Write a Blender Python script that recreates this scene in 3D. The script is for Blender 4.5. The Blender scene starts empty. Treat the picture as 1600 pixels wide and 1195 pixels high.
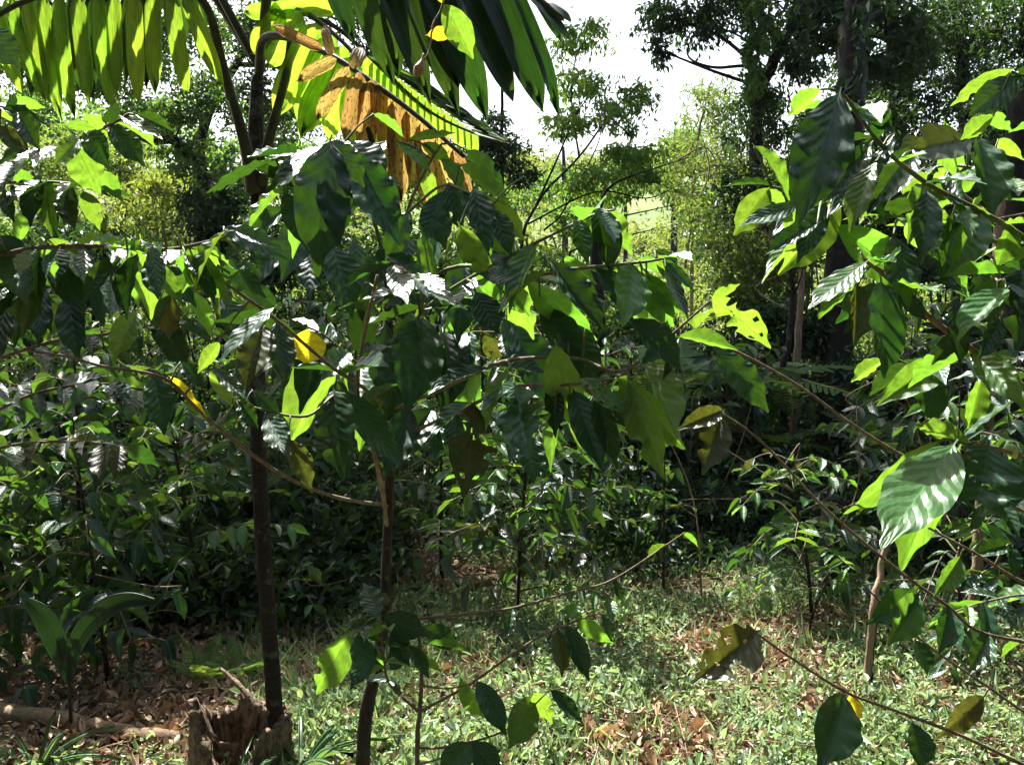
import bpy, math, random
import numpy as np
from mathutils import Matrix, Vector

# ------------------------------------------------------------------ camera, sky, sun, exposure
sc = bpy.context.scene
C = sc.collection
F_PX, W_PX, H_PX, HORIZON = 1386.0, 1600.0, 1195.0, 380.0
CAM_Z = 1.6
PITCH = math.atan((H_PX / 2 - HORIZON) / F_PX)
cam_d = bpy.data.cameras.new('camera'); cam = bpy.data.objects.new('camera', cam_d); C.objects.link(cam)
cam.location = (0, 0, CAM_Z); cam.rotation_euler = (math.pi / 2 - PITCH, 0, 0)
cam_d.sensor_width = 36; cam_d.lens = 36 * F_PX / W_PX; cam_d.clip_start = 0.05; cam_d.clip_end = 8000
sc.camera = cam
SUN_AZ, SUN_EL = math.radians(24), math.radians(50)      # azimuth to the left of the view direction
S = np.array([-math.sin(SUN_AZ) * math.cos(SUN_EL), math.cos(SUN_AZ) * math.cos(SUN_EL), math.sin(SUN_EL)])
world = bpy.data.worlds.new('World'); sc.world = world; world.use_nodes = True
wn = world.node_tree.nodes; wl = world.node_tree.links
sky = wn.new('ShaderNodeTexSky'); sky.sky_type = 'NISHITA'; sky.sun_disc = False
sky.sun_elevation = SUN_EL; sky.sun_rotation = -SUN_AZ
sky.air_density = 1.0; sky.dust_density = 4.0; sky.ozone_density = 1.0
wl.new(sky.outputs[0], wn['Background'].inputs[0]); wn['Background'].inputs[1].default_value = 0.05
sun_d = bpy.data.lights.new('sun', 'SUN'); sun_d.energy = 5.0; sun_d.angle = math.radians(0.53); sun_d.color = (1, .98, .945)
sun = bpy.data.objects.new('sun', sun_d); C.objects.link(sun)
sun.rotation_euler = Vector(-S).to_track_quat('-Z', 'Y').to_euler(); sun.location = (-10, 20, 30)
sc.view_settings.view_transform = 'Standard'; sc.view_settings.look = 'None'
sc.view_settings.exposure = 2.42; sc.view_settings.gamma = 1; sc.view_settings.use_curve_mapping = False
sc.cycles.max_bounces = 6; sc.cycles.diffuse_bounces = 2; sc.cycles.glossy_bounces = 2
sc.cycles.transmission_bounces = 4; sc.cycles.transparent_max_bounces = 4

R = random.Random(11); NR = np.random.default_rng(5)
cp, sp = math.cos(PITCH), math.sin(PITCH)
FWD = np.array([0, cp, -sp]); UP = np.array([0, sp, cp]); RT = np.array([1., 0, 0]); CAM = np.array([0, 0, CAM_Z])
def P(px, py, d): return CAM + d * (FWD + (px - W_PX / 2) / F_PX * RT + (H_PX / 2 - py) / F_PX * UP)
def sstep(a, b, x):
    t = np.clip((x - a) / (b - a), 0, 1); return t * t * (3 - 2 * t)
def ground(x, y):
    x = np.asarray(x, float); y = np.asarray(y, float)
    near = -0.08 * np.clip(y, -30, 22)
    und = .03 * np.sin(x * 1.7 + .6 * y) + .025 * np.sin(y * 2.3 - x * .8) + .012 * np.sin(5.1 * x + 3.7 * y)
    far = sstep(30, 170, y) * 15 * (1 - .5 * sstep(200, 420, y)) + 1.4 * np.sin(x * .05 + 1) * sstep(30, 90, y)
    return near + und * (1 - sstep(25, 60, y)) + far
def G(px, y):
    z = float(ground(0, y))
    for _ in range(3):
        ax = y * cp + (CAM_Z - z) * sp; x = (px - W_PX / 2) / F_PX * ax; z = float(ground(x, y))
    return np.array([x, y, z])

# ------------------------------------------------------------------ materials
def nodes_of(name):
    m = bpy.data.materials.new(name); m.use_nodes = True; nt = m.node_tree; nt.nodes.clear()
    return m, nt, nt.nodes.new('ShaderNodeOutputMaterial')
class NT:
    def __init__(s, nt): s.nt = nt
    def n(s, t, **k):
        o = s.nt.nodes.new(t)
        for a, b in k.items(): setattr(o, a, b)
        return o
    def put(s, sock, v):
        if isinstance(v, bpy.types.NodeSocket): s.nt.links.new(v, sock)
        else: sock.default_value = v
    def math(s, op, a, b=0.0, c=0.0):
        o = s.n('ShaderNodeMath', operation=op); s.put(o.inputs[0], a); s.put(o.inputs[1], b); s.put(o.inputs[2], c); return o.outputs[0]
    def mix(s, f, a, b, mode='MIX'):
        o = s.n('ShaderNodeMix', data_type='RGBA', blend_type=mode); s.put(o.inputs[0], f); s.put(o.inputs[6], a); s.put(o.inputs[7], b); return o.outputs[2]
    def rng(s, v, a, b, c, d):
        o = s.n('ShaderNodeMapRange'); s.put(o.inputs[0], v)
        for i, q in enumerate((a, b, c, d)): s.put(o.inputs[i + 1], q)
        return o.outputs[0]
    def noise(s, vec, scale, detail=3.0, rough=.5):
        o = s.n('ShaderNodeTexNoise'); 
        if vec is not None: s.put(o.inputs['Vector'], vec)
        o.inputs['Scale'].default_value = scale; o.inputs['Detail'].default_value = detail; o.inputs['Roughness'].default_value = rough
        return o.outputs[0]
def c4(c): return (c[0], c[1], c[2], 1)
def leaf_mat(name, col, tcol, tfac=.4, rough=.36, spec=.5, veins=9, spots=0, spotcol=(.06, .03, .01), rnd='object', var=.4, ribs=0, vein_light=.55, bump=.24):
    m, nt, out = nodes_of(name); t = NT(nt)
    if rnd == 'object': r = t.n('ShaderNodeObjectInfo').outputs['Random']
    else: r = t.n('ShaderNodeAttribute', attribute_name='rnd').outputs['Fac']
    r2 = t.math('FRACT', t.math('MULTIPLY', r, 7.31))
    uv = t.n('ShaderNodeUVMap').outputs[0]; tc = t.n('ShaderNodeTexCoord').outputs['Object']
    hs = t.n('ShaderNodeHueSaturation'); t.put(hs.inputs['Hue'], t.rng(r2, 0, 1, .475, .52)); t.put(hs.inputs['Value'], t.rng(r, 0, 1, 1 - var, 1 + var))
    hs.inputs['Color'].default_value = c4(col); c = hs.outputs[0]
    ht = t.n('ShaderNodeHueSaturation'); t.put(ht.inputs['Hue'], t.rng(r2, 0, 1, .475, .515)); t.put(ht.inputs['Value'], t.rng(r, 0, 1, 1 - var * .7, 1 + var * .7))
    ht.inputs['Color'].default_value = c4(tcol); tr = ht.outputs[0]
    hgt = None
    if veins or ribs:
        sx = t.n('ShaderNodeSeparateXYZ'); t.put(sx.inputs[0], uv)
        av = t.math('ABSOLUTE', t.math('MULTIPLY_ADD', sx.outputs[1], 2.0, -1.0))
    if veins:
        f = t.math('FRACT', t.math('ADD', t.math('SUBTRACT', t.math('MULTIPLY', sx.outputs[0], float(veins)), t.math('MULTIPLY', av, 2.1)), t.math('MULTIPLY', t.noise(tc, 4.0, 2.0), 1.1)))
        dv = t.math('ABSOLUTE', t.math('SUBTRACT', f, .5))
        vm = t.rng(dv, .43, .49, 0, vein_light * .6); mr = t.rng(av, .015, .05, vein_light, 0)
        vein = t.math('MAXIMUM', vm, mr)
        c = t.mix(vein, c, c4([min(1, q * 2.2 + .03) for q in col])); tr = t.mix(t.math('MULTIPLY', vein, 1.3), tr, c4([q * .42 for q in tcol]))
        hgt = t.math('SUBTRACT', 1.0, t.math('MULTIPLY', dv, 2.0))
    if ribs:
        s_ = t.math('SINE', t.math('MULTIPLY', sx.outputs[1], float(ribs) * 6.283))
        k = t.rng(s_, .4, 1, 0, .35); tr = t.mix(k, tr, c4([q * .45 for q in tcol])); c = t.mix(k, c, c4([q * .6 for q in col])); hgt = s_
    n1 = t.noise(tc, 9.0, 4.0); mot = t.rng(n1, .3, .7, .72, 1.2)
    mm = t.n('ShaderNodeMix', data_type='RGBA', blend_type='MULTIPLY'); mm.inputs[0].default_value = 1
    t.put(mm.inputs[6], tr); cb = t.n('ShaderNodeCombineColor'); [t.put(cb.inputs[i], mot) for i in range(3)]; t.put(mm.inputs[7], cb.outputs[0]); tr = mm.outputs[2]
    if rnd == 'object':
        n4 = t.noise(tc, 46.0, 3.0, .6); c = t.mix(t.rng(n4, .60, .72, 0, .35), c, (.16, .15, .10, 1)); n5 = t.noise(tc, 3.0, 3.0, .6); tr = t.mix(t.rng(n5, .52, .75, 0, .45), tr, c4([tcol[0] * 1.2, tcol[1] * .8, tcol[2]]))
    if spots:
        n2 = t.noise(tc, 14.0, 5.0, .65); sm = t.rng(n2, .62 - .1 * spots, .66 - .1 * spots, 0, 1)
        c = t.mix(sm, c, c4(spotcol)); tr = t.mix(sm, tr, c4([q * .8 for q in spotcol]))
    geo = t.n('ShaderNodeNewGeometry'); bk = geo.outputs['Backfacing']
    c = t.mix(t.math('MULTIPLY', bk, .5), c, c4([min(1, q * 1.5 + .02) for q in col]))
    p = t.n('ShaderNodeBsdfPrincipled'); t.put(p.inputs['Base Color'], c); n3 = t.noise(tc, 5.0, 5.0, .7); rr = t.math('ADD', t.rng(bk, 0, 1, rough, min(1, rough + .25)), t.rng(n3, .35, .7, -.08, .22)); t.put(p.inputs['Roughness'], rr)
    p.inputs['Specular IOR Level'].default_value = spec
    if hgt is not None and bump:
        b = t.n('ShaderNodeBump'); b.inputs['Strength'].default_value = bump; b.inputs['Distance'].default_value = .004; t.put(b.inputs['Height'], hgt); nt.links.new(b.outputs[0], p.inputs['Normal'])
    tb = t.n('ShaderNodeBsdfTranslucent'); t.put(tb.inputs[0], tr)
    ms = t.n('ShaderNodeMixShader'); ms.inputs[0].default_value = tfac
    nt.links.new(p.outputs[0], ms.inputs[1]); nt.links.new(tb.outputs[0], ms.inputs[2]); nt.links.new(ms.outputs[0], out.inputs[0])
    return m
def bark_mat(name, a, b, scale=18, patch=None, stretch=.25, bump=.6, rough=.9):
    m, nt, out = nodes_of(name); t = NT(nt)
    tc = t.n('ShaderNodeTexCoord').outputs['Object']
    mp = t.n('ShaderNodeMapping'); t.put(mp.inputs[0], tc); mp.inputs['Scale'].default_value = (1, 1, stretch)
    n1 = t.noise(mp.outputs[0], scale, 6.0, .65); c = t.mix(t.rng(n1, .35, .65, 0, 1), c4(a), c4(b))
    if patch:
        n2 = t.noise(tc, scale * .35, 4.0, .6); c = t.mix(t.rng(n2, .56, .64, 0, .8), c, c4(patch))
    p = t.n('ShaderNodeBsdfPrincipled'); t.put(p.inputs['Base Color'], c); p.inputs['Roughness'].default_value = rough
    p.inputs['Specular IOR Level'].default_value = .25
    bp = t.n('ShaderNodeBump'); bp.inputs['Strength'].default_value = bump; bp.inputs['Distance'].default_value = .02; t.put(bp.inputs['Height'], n1)
    nt.links.new(bp.outputs[0], p.inputs['Normal']); nt.links.new(p.outputs[0], out.inputs[0]); return m

M = {
 'dark': leaf_mat('coffee_leaf_mature_shaded', (.014, .047, .019), (.060, .17, .009), .18, .33, .40),  # shade put into the colour: darker, less translucent copy for leaves meant dark
 'light': leaf_mat('coffee_leaf_young_sunlit', (.036, .108, .024), (.17, .36, .022), .40, .33, .5),  # sunlight put into the colour: yellower, more translucent copy for leaves meant lit
 'olive': leaf_mat('coffee_leaf_aging', (.034, .048, .014), (.10, .12, .012), .30, .42, .4, spots=.3),
 'yellow': leaf_mat('coffee_leaf_yellow', (.42, .34, .02), (.85, .68, .02), .45, .42, .4, spots=.1, var=.15),
 'bush': leaf_mat('coffee_bush_leaf', (.013, .041, .018), (.085, .21, .014), .27, .38, .5, var=.5),
 'frond': leaf_mat('palm_leaflet', (.06, .15, .02), (.29, .48, .03), .58, .42, .4, veins=0, ribs=7, var=.2, bump=.2),
 'frond_dark': leaf_mat('palm_leaflet_shaded', (.014, .036, .014), (.045, .12, .01), .25, .38, .4, veins=0, ribs=8, var=.25, bump=.2),  # shaded copy of the leaflet: its shade is put into the colour
 'dead': leaf_mat('dead_palm_leaflet', (.17, .115, .05), (.46, .31, .07), .42, .6, .25, veins=0, ribs=5, spots=.55, spotcol=(.07, .025, .012), var=.35, bump=.2),
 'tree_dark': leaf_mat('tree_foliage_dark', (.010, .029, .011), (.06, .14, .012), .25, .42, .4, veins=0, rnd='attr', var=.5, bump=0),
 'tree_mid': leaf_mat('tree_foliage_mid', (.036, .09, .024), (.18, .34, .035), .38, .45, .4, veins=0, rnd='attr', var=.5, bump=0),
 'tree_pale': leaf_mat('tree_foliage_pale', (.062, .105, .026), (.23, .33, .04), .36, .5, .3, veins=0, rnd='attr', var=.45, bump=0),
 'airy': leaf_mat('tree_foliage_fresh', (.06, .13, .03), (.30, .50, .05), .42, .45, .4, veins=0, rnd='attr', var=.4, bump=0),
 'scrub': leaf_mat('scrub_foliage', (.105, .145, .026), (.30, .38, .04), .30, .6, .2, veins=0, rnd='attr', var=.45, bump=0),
 'herb': leaf_mat('ground_herb', (.15, .225, .115), (.33, .46, .14), .32, .33, .5, veins=0, rnd='attr', var=.6, bump=0),
 'seedling': leaf_mat('palm_seedling_leaf', (.012, .030, .014), (.03, .08, .01), .12, .36, .45, veins=0, ribs=11, var=.1, bump=.5),
 'fern': leaf_mat('fern_frond', (.05, .11, .03), (.24, .42, .05), .4, .5, .3, veins=0, var=.4, bump=0),
 'litter': leaf_mat('leaf_litter', (.33, .235, .15), (.28, .17, .08), .16, .55, .3, veins=0, rnd='attr', var=.65, bump=0),
 'dry': leaf_mat('dry_fallen_leaf', (.30, .19, .10), (.30, .17, .07), .2, .6, .3, veins=8, var=.5),
 'grassy': leaf_mat('strap_grass', (.05, .10, .05), (.2, .36, .06), .3, .3, .5, veins=0, ribs=3, var=.3, bump=.1),
 'twig': bark_mat('twig_bark', (.085, .065, .042), (.19, .15, .105), 60, stretch=1, bump=.3),
 'twig_green': bark_mat('green_twig', (.07, .10, .03), (.13, .13, .05), 50, stretch=1, bump=.2, rough=.6),
 'bark': bark_mat('coffee_bark', (.014, .011, .008), (.05, .037, .026), 60, patch=(.12, .12, .09), bump=1),
 'palm_bark': bark_mat('palm_bark', (.010, .008, .006), (.035, .026, .018), 40, patch=(.09, .09, .07), stretch=3, bump=1),
 'petiole': bark_mat('palm_petiole', (.020, .016, .010), (.05, .05, .02), 40, rough=.5, bump=.2),
 'tree_bark': bark_mat('tree_bark', (.008, .006, .005), (.026, .020, .014), 14, patch=(.035, .04, .025), bump=1),
 'pale_bark': bark_mat('pale_bark', (.13, .085, .05), (.27, .19, .12), 24, patch=(.10, .11, .05)),
 'rot': bark_mat('rotten_wood', (.04, .026, .017), (.26, .175, .115), 55, patch=(.05, .06, .025), stretch=.3, bump=1),
}
def ground_mat():
    m, nt, out = nodes_of('forest_soil'); t = NT(nt)
    pos = t.n('ShaderNodeNewGeometry').outputs['Position']
    a = t.noise(pos, 1.3, 5.0, .6); b = t.noise(pos, 34.0, 6.0, .7); far = t.noise(pos, .06, 6.0, .65)
    c = t.mix(t.rng(b, .35, .65, 0, 1), (.045, .028, .017, 1), (.17, .11, .065, 1))
    c = t.mix(t.rng(a, .5, .62, 0, .55), c, (.045, .085, .022, 1))
    d = t.n('ShaderNodeVectorMath', operation='LENGTH'); t.put(d.inputs[0], pos)
    g = t.mix(t.rng(far, .35, .65, 0, 1), (.07, .11, .03, 1), (.13, .16, .05, 1))
    c = t.mix(t.rng(d.outputs['Value'], 22, 45, 0, 1), c, g)
    p = t.n('ShaderNodeBsdfPrincipled'); t.put(p.inputs['Base Color'], c); p.inputs['Roughness'].default_value = .95; p.inputs['Specular IOR Level'].default_value = .15
    bp = t.n('ShaderNodeBump'); bp.inputs['Strength'].default_value = .8; bp.inputs['Distance'].default_value = .03; t.put(bp.inputs['Height'], b)
    nt.links.new(bp.outputs[0], p.inputs['Normal']); nt.links.new(p.outputs[0], out.inputs[0]); return m
M['soil'] = ground_mat()
def plain_mat(name, col, rough=.9, scale=.004, col2=None):
    m, nt, out = nodes_of(name); t = NT(nt)
    pos = t.n('ShaderNodeTexCoord').outputs['Object']; n = t.noise(pos, scale, 6.0, .6)
    p = t.n('ShaderNodeBsdfPrincipled'); t.put(p.inputs['Base Color'], t.mix(t.rng(n, .35, .65, 0, 1), c4(col), c4(col2 or [q * 1.4 for q in col]))); p.inputs['Roughness'].default_value = rough
    nt.links.new(p.outputs[0], out.inputs[0]); return m
M['ridge'] = plain_mat('wooded_ridge', (.035, .06, .03), .95, .01)
M['pod'] = plain_mat('dry_pod', (.25, .15, .07), .55, 30)
M['berry'] = plain_mat('green_berry', (.22, .34, .08), .35, 60)
M['flower'] = plain_mat('withered_flower', (.16, .07, .03), .9, 120)
M['stone'] = plain_mat('pinkish_stone', (.26, .18, .15), .85, 25, (.38, .29, .25))

# ------------------------------------------------------------------ object helpers
def mesh_np(name, V, Fc, mat, uv=None, rnd=None, smooth=True):
    V = np.asarray(V, np.float32); Fc = np.asarray(Fc, np.int32); n, k = Fc.shape
    me = bpy.data.meshes.new(name)
    me.vertices.add(len(V)); me.vertices.foreach_set('co', V.ravel())
    me.loops.add(n * k); me.loops.foreach_set('vertex_index', Fc.ravel())
    me.polygons.add(n); me.polygons.foreach_set('loop_start', np.arange(0, n * k, k, dtype=np.int32))
    me.polygons.foreach_set('use_smooth', np.full(n, bool(smooth)))
    if uv is not None:
        l = me.uv_layers.new(name='UVMap'); l.data.foreach_set('uv', np.asarray(uv, np.float32)[Fc.ravel()].ravel())
    if rnd is not None:
        a = me.attributes.new('rnd', 'FLOAT', 'FACE'); a.data.foreach_set('value', np.asarray(rnd, np.float32))
    me.update(calc_edges=True); me.validate()
    if mat is not None: me.materials.append(mat if not isinstance(mat, str) else M[mat])
    return me
def link(name, data, parent=None):
    o = bpy.data.objects.new(name, data); C.objects.link(o)
    if parent is not None: o.parent = parent
    return o
def tag(o, label, cat, group=None):
    o['label'] = label; o['category'] = cat
    if group: o['group'] = group
    return o
def thing(name, label, cat, loc, group=None):
    o = link(name, None); o.location = tuple(loc); o.empty_display_size = .1
    return tag(o, label, cat, group)
def tube(pts, rad, sides=7, jitter=0.0, close=True, seed=0):
    pts = np.asarray(pts, float); n = len(pts); rad = np.broadcast_to(np.asarray(rad, float), (n,)) if np.ndim(rad) else np.full(n, rad)
    rg = np.random.default_rng(seed + n)
    tan = np.gradient(pts, axis=0); tan /= np.linalg.norm(tan, axis=1)[:, None] + 1e-9
    ref = np.array([0, 0, 1.]) if abs(tan[0][2]) < .9 else np.array([1., 0, 0])
    V = []
    for i in range(n):
        a = np.cross(tan[i], ref); a /= np.linalg.norm(a) + 1e-9; b = np.cross(tan[i], a); ref = np.cross(a, tan[i]) if i else ref
        ang = np.arange(sides) / sides * 2 * math.pi
        rr = rad[i] * (1 + jitter * rg.uniform(-1, 1, sides))
        V.append(pts[i] + np.outer(np.cos(ang) * rr, a) + np.outer(np.sin(ang) * rr, b))
    V = np.concatenate(V); Fc = []
    for i in range(n - 1):
        for j in range(sides):
            Fc.append((i * sides + j, i * sides + (j + 1) % sides, (i + 1) * sides + (j + 1) % sides, (i + 1) * sides + j))
    if close:
        e = len(V); V = np.vstack([V, pts[-1] + tan[-1] * rad[-1] * .5, pts[0] - tan[0] * rad[0] * .3])
        for j in range(sides):
            Fc.append(((n - 1) * sides + j, (n - 1) * sides + (j + 1) % sides, e, e)); Fc.append((j, e + 1, e + 1, (j + 1) % sides))
    Fq = [f for f in Fc if len(set(f)) == 4]; Ft = [tuple(dict.fromkeys(f)) for f in Fc if len(set(f)) == 3]
    return V, Fq, Ft
def tube_mesh(name, pts, rad, mat, sides=7, jitter=0., seed=0):
    V, Fq, Ft = tube(pts, rad, sides, jitter, True, seed)
    me = bpy.data.meshes.new(name); me.from_pydata(V.tolist(), [], Fq + Ft)
    me.polygons.foreach_set('use_smooth', np.ones(len(me.polygons), bool)); me.materials.append(M[mat]); me.update(); return me
def smooth_path(pts, k=6):
    p = np.asarray(pts, float)
    if len(p) < 3: return np.array([p[0] + (p[-1] - p[0]) * t for t in np.linspace(0, 1, k)])
    q = np.vstack([2 * p[0] - p[1], p, 2 * p[-1] - p[-2]]); out = []
    for i in range(1, len(q) - 2):
        for t in np.arange(k) / k:
            a, b, c, d = q[i - 1], q[i], q[i + 1], q[i + 2]
            out.append(.5 * (2 * b + (c - a) * t + (2 * a - 5 * b + 4 * c - d) * t * t + (3 * b - a - 3 * c + d) * t ** 3))
    out.append(p[-1]); return np.array(out)
def add_tube(name, pts, r0, r1, mat, root, sides=7, k=5, jitter=.0, parent=None, wob=0.):
    path = smooth_path(pts, k)
    if wob: path[1:-1] += NR.normal(0, wob, (len(path) - 2, 3))
    o = link(name, tube_mesh(name, path - np.array(root.location), np.linspace(r0, r1, len(path)), mat, sides, jitter), parent or root)
    return o, path
def frame(m, n0):
    m = m / (np.linalg.norm(m) + 1e-9); n = n0 - m * np.dot(n0, m); l = np.linalg.norm(n)
    if l < .05: n = np.cross(m, [1, .2, .1]); l = np.linalg.norm(n)
    n /= l; return m, np.cross(n, m), n
def place(o, B, m, n0, L, wid, root, zs=1.0):
    m, s, n = frame(np.asarray(m, float), np.asarray(n0, float)); b = B - np.array(root.location)
    o.matrix_basis = Matrix(((m[0] * L, s[0] * wid, n[0] * L * zs, b[0]), (m[1] * L, s[1] * wid, n[1] * L * zs, b[1]), (m[2] * L, s[2] * wid, n[2] * L * zs, b[2]), (0, 0, 0, 1)))

# ------------------------------------------------------------------ leaf shapes (unit length along x, unit width along y)
def leaf_shape(seed, nu, nv, corr=.010, fold=.08, droop=.15, wave=.02, bite=0, holes=0, twist=0., veins=9, waves=4.5, tip=True):
    r = random.Random(seed); us = np.concatenate([[-.07, -.01], np.linspace(.012, 1, nu)]); vs = np.linspace(-1, 1, nv + 1)
    ph = r.uniform(0, 6.28); ph2 = r.uniform(0, 6.28); bites = [(r.choice((-1, 1)), r.uniform(.12, .92), r.uniform(.03, .10), r.uniform(.25, .7)) for _ in range(bite)]
    V = []; UV = []
    for u in us:
        uu = max(u, 0); w = math.sin(math.pi * min(1, uu) ** .90) ** .85 if 0 < uu < 1 else 0
        if tip and uu > .78: w *= 1 - .42 * math.sin((uu - .78) / .22 * math.pi)
        w = max(w, .03 if u < .9 else .0)
        for v in vs:
            ww = w
            for s_, c_, h_, d_ in bites:
                if s_ * v > 0 and abs(uu - c_) < h_: ww *= 1 - d_ * (1 - (abs(uu - c_) / h_) ** 2) ** .5
            ww *= 1 + (.022 * math.sin(17 * uu + ph) + .012 * math.sin(31 * uu + ph2)) * abs(v) ** 3
            y = v * ww * .5; a = abs(v)
            z = fold * a * w + corr * abs(math.sin(math.pi * (veins * uu - 2.1 * a + .5 * math.sin(5 * uu + ph)))) * min(1, 3 * w) * (1 - a ** 6 * .5)
            z += wave * math.sin(2 * math.pi * waves * uu + ph + (1.2 if v > 0 else 0)) * a * a * w - droop * uu * uu + .02 * math.sin(3 * uu + ph2)
            z += twist * uu * v * w * .4
            V.append((u, y, z)); UV.append((max(u, 0), v * .5 + .5))
    hl = [(r.uniform(.2, .85), r.uniform(-.8, .8), r.uniform(.015, .045), r.uniform(.08, .2)) for _ in range(holes)]
    Fc = []; k = nv + 1
    for i in range(len(us) - 1):
        for j in range(nv):
            cu = (us[i] + us[i + 1]) / 2; cv = (vs[j] + vs[j + 1]) / 2
            if any(((cu - a) / c) ** 2 + ((cv - b) / d) ** 2 < 1 for a, b, c, d in hl): continue
            Fc.append((i * k + j, (i + 1) * k + j, (i + 1) * k + j + 1, i * k + j + 1))
    return np.array(V), Fc, UV
def leaf_set(name, mat, n, fine=True, **kw):
    out = []
    for i in range(n):
        r = random.Random(i * 31 + len(name)); k = dict(droop=r.uniform(.0, .26), fold=r.uniform(.02, .16), wave=r.uniform(.008, .026), twist=r.uniform(-.3, .3), bite=r.choice((0, 0, 0, 0, 1)), holes=0)
        k.update(kw)
        if not fine: k['bite'] = 0
        V, Fc, UV = leaf_shape(i * 17 + 3, 38 if fine else 8, 12 if fine else 4, corr=.009 if fine else 0, **k)
        out.append(mesh_np('leaf', V, Fc, mat, UV))
    return out
HERO = {k: leaf_set(k, k, 9) for k in ('dark', 'light', 'olive', 'yellow')}
FLAT = {k: leaf_set(k + 'f', k, 3, droop=.03, fold=.03, wave=.015, twist=0., bite=0) for k in ('dark', 'light')}
HERO_EATEN = {k: leaf_set(k + 'e', k, 3, bite=8, holes=5) for k in ('dark', 'light', 'olive')}
BUSH = leaf_set('bush', 'bush', 6, fine=False) + leaf_set('bushcurl', 'bush', 4, fine=False, droop=.5, fold=.3) ; BUSH_L = leaf_set('bushl', 'light', 4, fine=False); BUSH_O = leaf_set('busho', 'olive', 2, fine=False)
DRY = leaf_set('dryl', 'dry', 5, fine=False, droop=.5, fold=.35, wave=.12)
KIND = {'g': (-.15, .70, .55), 'G': (.05, -.9, -.05), 'w': (-.29, -.46, .84), 'l': (-.35, -.22, .9), 't': (.05, -.75, .66), 'd': (.1, -.79, .61), 'D': (.35, -.70, .62)}
def lean(ms, n0, f=.9):
    L = np.linalg.norm(ms); den = float(np.dot(FWD, n0)); return float(np.clip(-np.dot(ms, n0) / (den if abs(den) > .1 else .1), -f * L, f * L))
SUNLIT = []; KEYS = []; KEYSUN = []; KEYNAMES = set(); FILL = set()
def hero_leaf(root, bx, by, tx, ty, d, kind='d', wr=.42, mat=None, eaten=False, parent=None, dd=None, nrm=None, flags=''):
    if mat is None: mat = 'light' if kind in 'gGl' else 'dark'  # leaves meant to look sunlit take the pale material, others the dark
    B = P(bx, by, d); nk = np.array(nrm or KIND[kind]); dd = lean(P(tx, ty, d) - B, nk, .4 if kind == 'l' else .9) if dd is None else dd; T = P(tx, ty, d + dd); m = T - B; L = np.linalg.norm(m); wr = wr * np.linalg.norm(P(tx, ty, d) - B) / L * (1 + .12 * abs(dd) / L) * .92
    jt = .035 if kind == 'w' else .12; n0 = np.array(nrm or KIND[kind]) + np.array([R.gauss(0, jt), R.gauss(0, jt * .8), R.gauss(0, jt * .8)])
    me = HERO_EATEN[mat][R.randrange(3)] if eaten else (R.choice(FLAT[mat]) if kind == 'w' and mat in FLAT else R.choice(HERO[mat]))
    o = link('leaf', me, parent or root); place(o, B, m, n0, L, L * wr * 1.1, root)
    if 'p' in flags: FILL.add(o.name)
    elif kind in 'gGwl': SUNLIT.append((B, m, np.cross(m, n0 / np.linalg.norm(n0)) * wr * .3))
    if 'k' in flags: KEYS.append((B, m, np.cross(m, n0 / np.linalg.norm(n0)) * wr * .3)); KEYNAMES.add(o.name)
    if 'k' in flags and (kind == 'w' or mat == 'yellow' or kind == 'l'): KEYSUN.append(KEYS[-1])
    return o
def nearest(branches, px, py):
    best = None
    for pts in branches:
        for q in pts:
            e = (q[0] - px) ** 2 + (q[1] - py) ** 2
            if best is None or e < best[0]: best = (e, q)
    return best
def dense(poly, k=8):
    return smooth_path([(a, b, c) for a, b, c in poly], k)
def auto_leaves(root, path, n, L0, L1, mats, parent=None, start=.25, meshes=None, updown=.35, wr=(.30, .42)):
    """opposite leaf pairs along a plagiotropic twig"""
    N = len(path)
    for i in range(n):
        t = start + (1 - start) * (i + .5) / n; f = t * (N - 1); a = int(min(N - 2, f)); p = path[a] + (path[a + 1] - path[a]) * (f - a)
        ax = path[a + 1] - path[a]; ax /= np.linalg.norm(ax) + 1e-9
        side = np.cross(ax, [0, 0, 1.]); side /= np.linalg.norm(side) + 1e-9
        for s_ in (-1, 1):
            if R.random() < .12: continue
            m = ax * R.uniform(.15, .6) + side * s_ * R.uniform(.6, 1) + np.array([0, 0, R.uniform(-.75, .1)])
            n0 = np.array([R.gauss(0, updown), R.gauss(-.15, updown), 1.0]); L = R.uniform(L0 * .8, L1 * 1.1) * (1 - .25 * t)
            o = link('leaf', R.choice(meshes) if meshes else R.choice(HERO[R.choice(mats)]), parent or root); place(o, p, m, n0, L, L * R.uniform(*wr), root); FILL.add(o.name)

# ------------------------------------------------------------------ the setting
def terrain():
    def axis(lo, hi, dense_lo, dense_hi, step):
        a = list(np.arange(dense_lo, dense_hi, step)); s_ = step; x = dense_hi
        while x < hi: a.append(x); s_ *= 1.18; x += s_
        a.append(hi); s_ = step; x = dense_lo
        while x > lo: s_ *= 1.18; x -= s_; a.insert(0, max(x, lo))
        return np.array(a)
    X = axis(-3000, 3000, -6, 6, .12); Y = axis(-200, 5000, 1, 13, .12)
    gx, gy = np.meshgrid(X, Y); z = ground(gx, gy) + NR.normal(0, .006, gx.shape) * (gy < 14)
    V = np.stack([gx, gy, z], -1).reshape(-1, 3); nx, ny = len(X), len(Y); i = np.arange((ny - 1) * (nx - 1)); r_, c_ = i // (nx - 1), i % (nx - 1)
    a = r_ * nx + c_
    o = link('ground', mesh_np('ground', V, np.stack([a, a + 1, a + nx + 1, a + nx], 1), 'soil')); o['kind'] = 'structure'
terrain()
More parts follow.
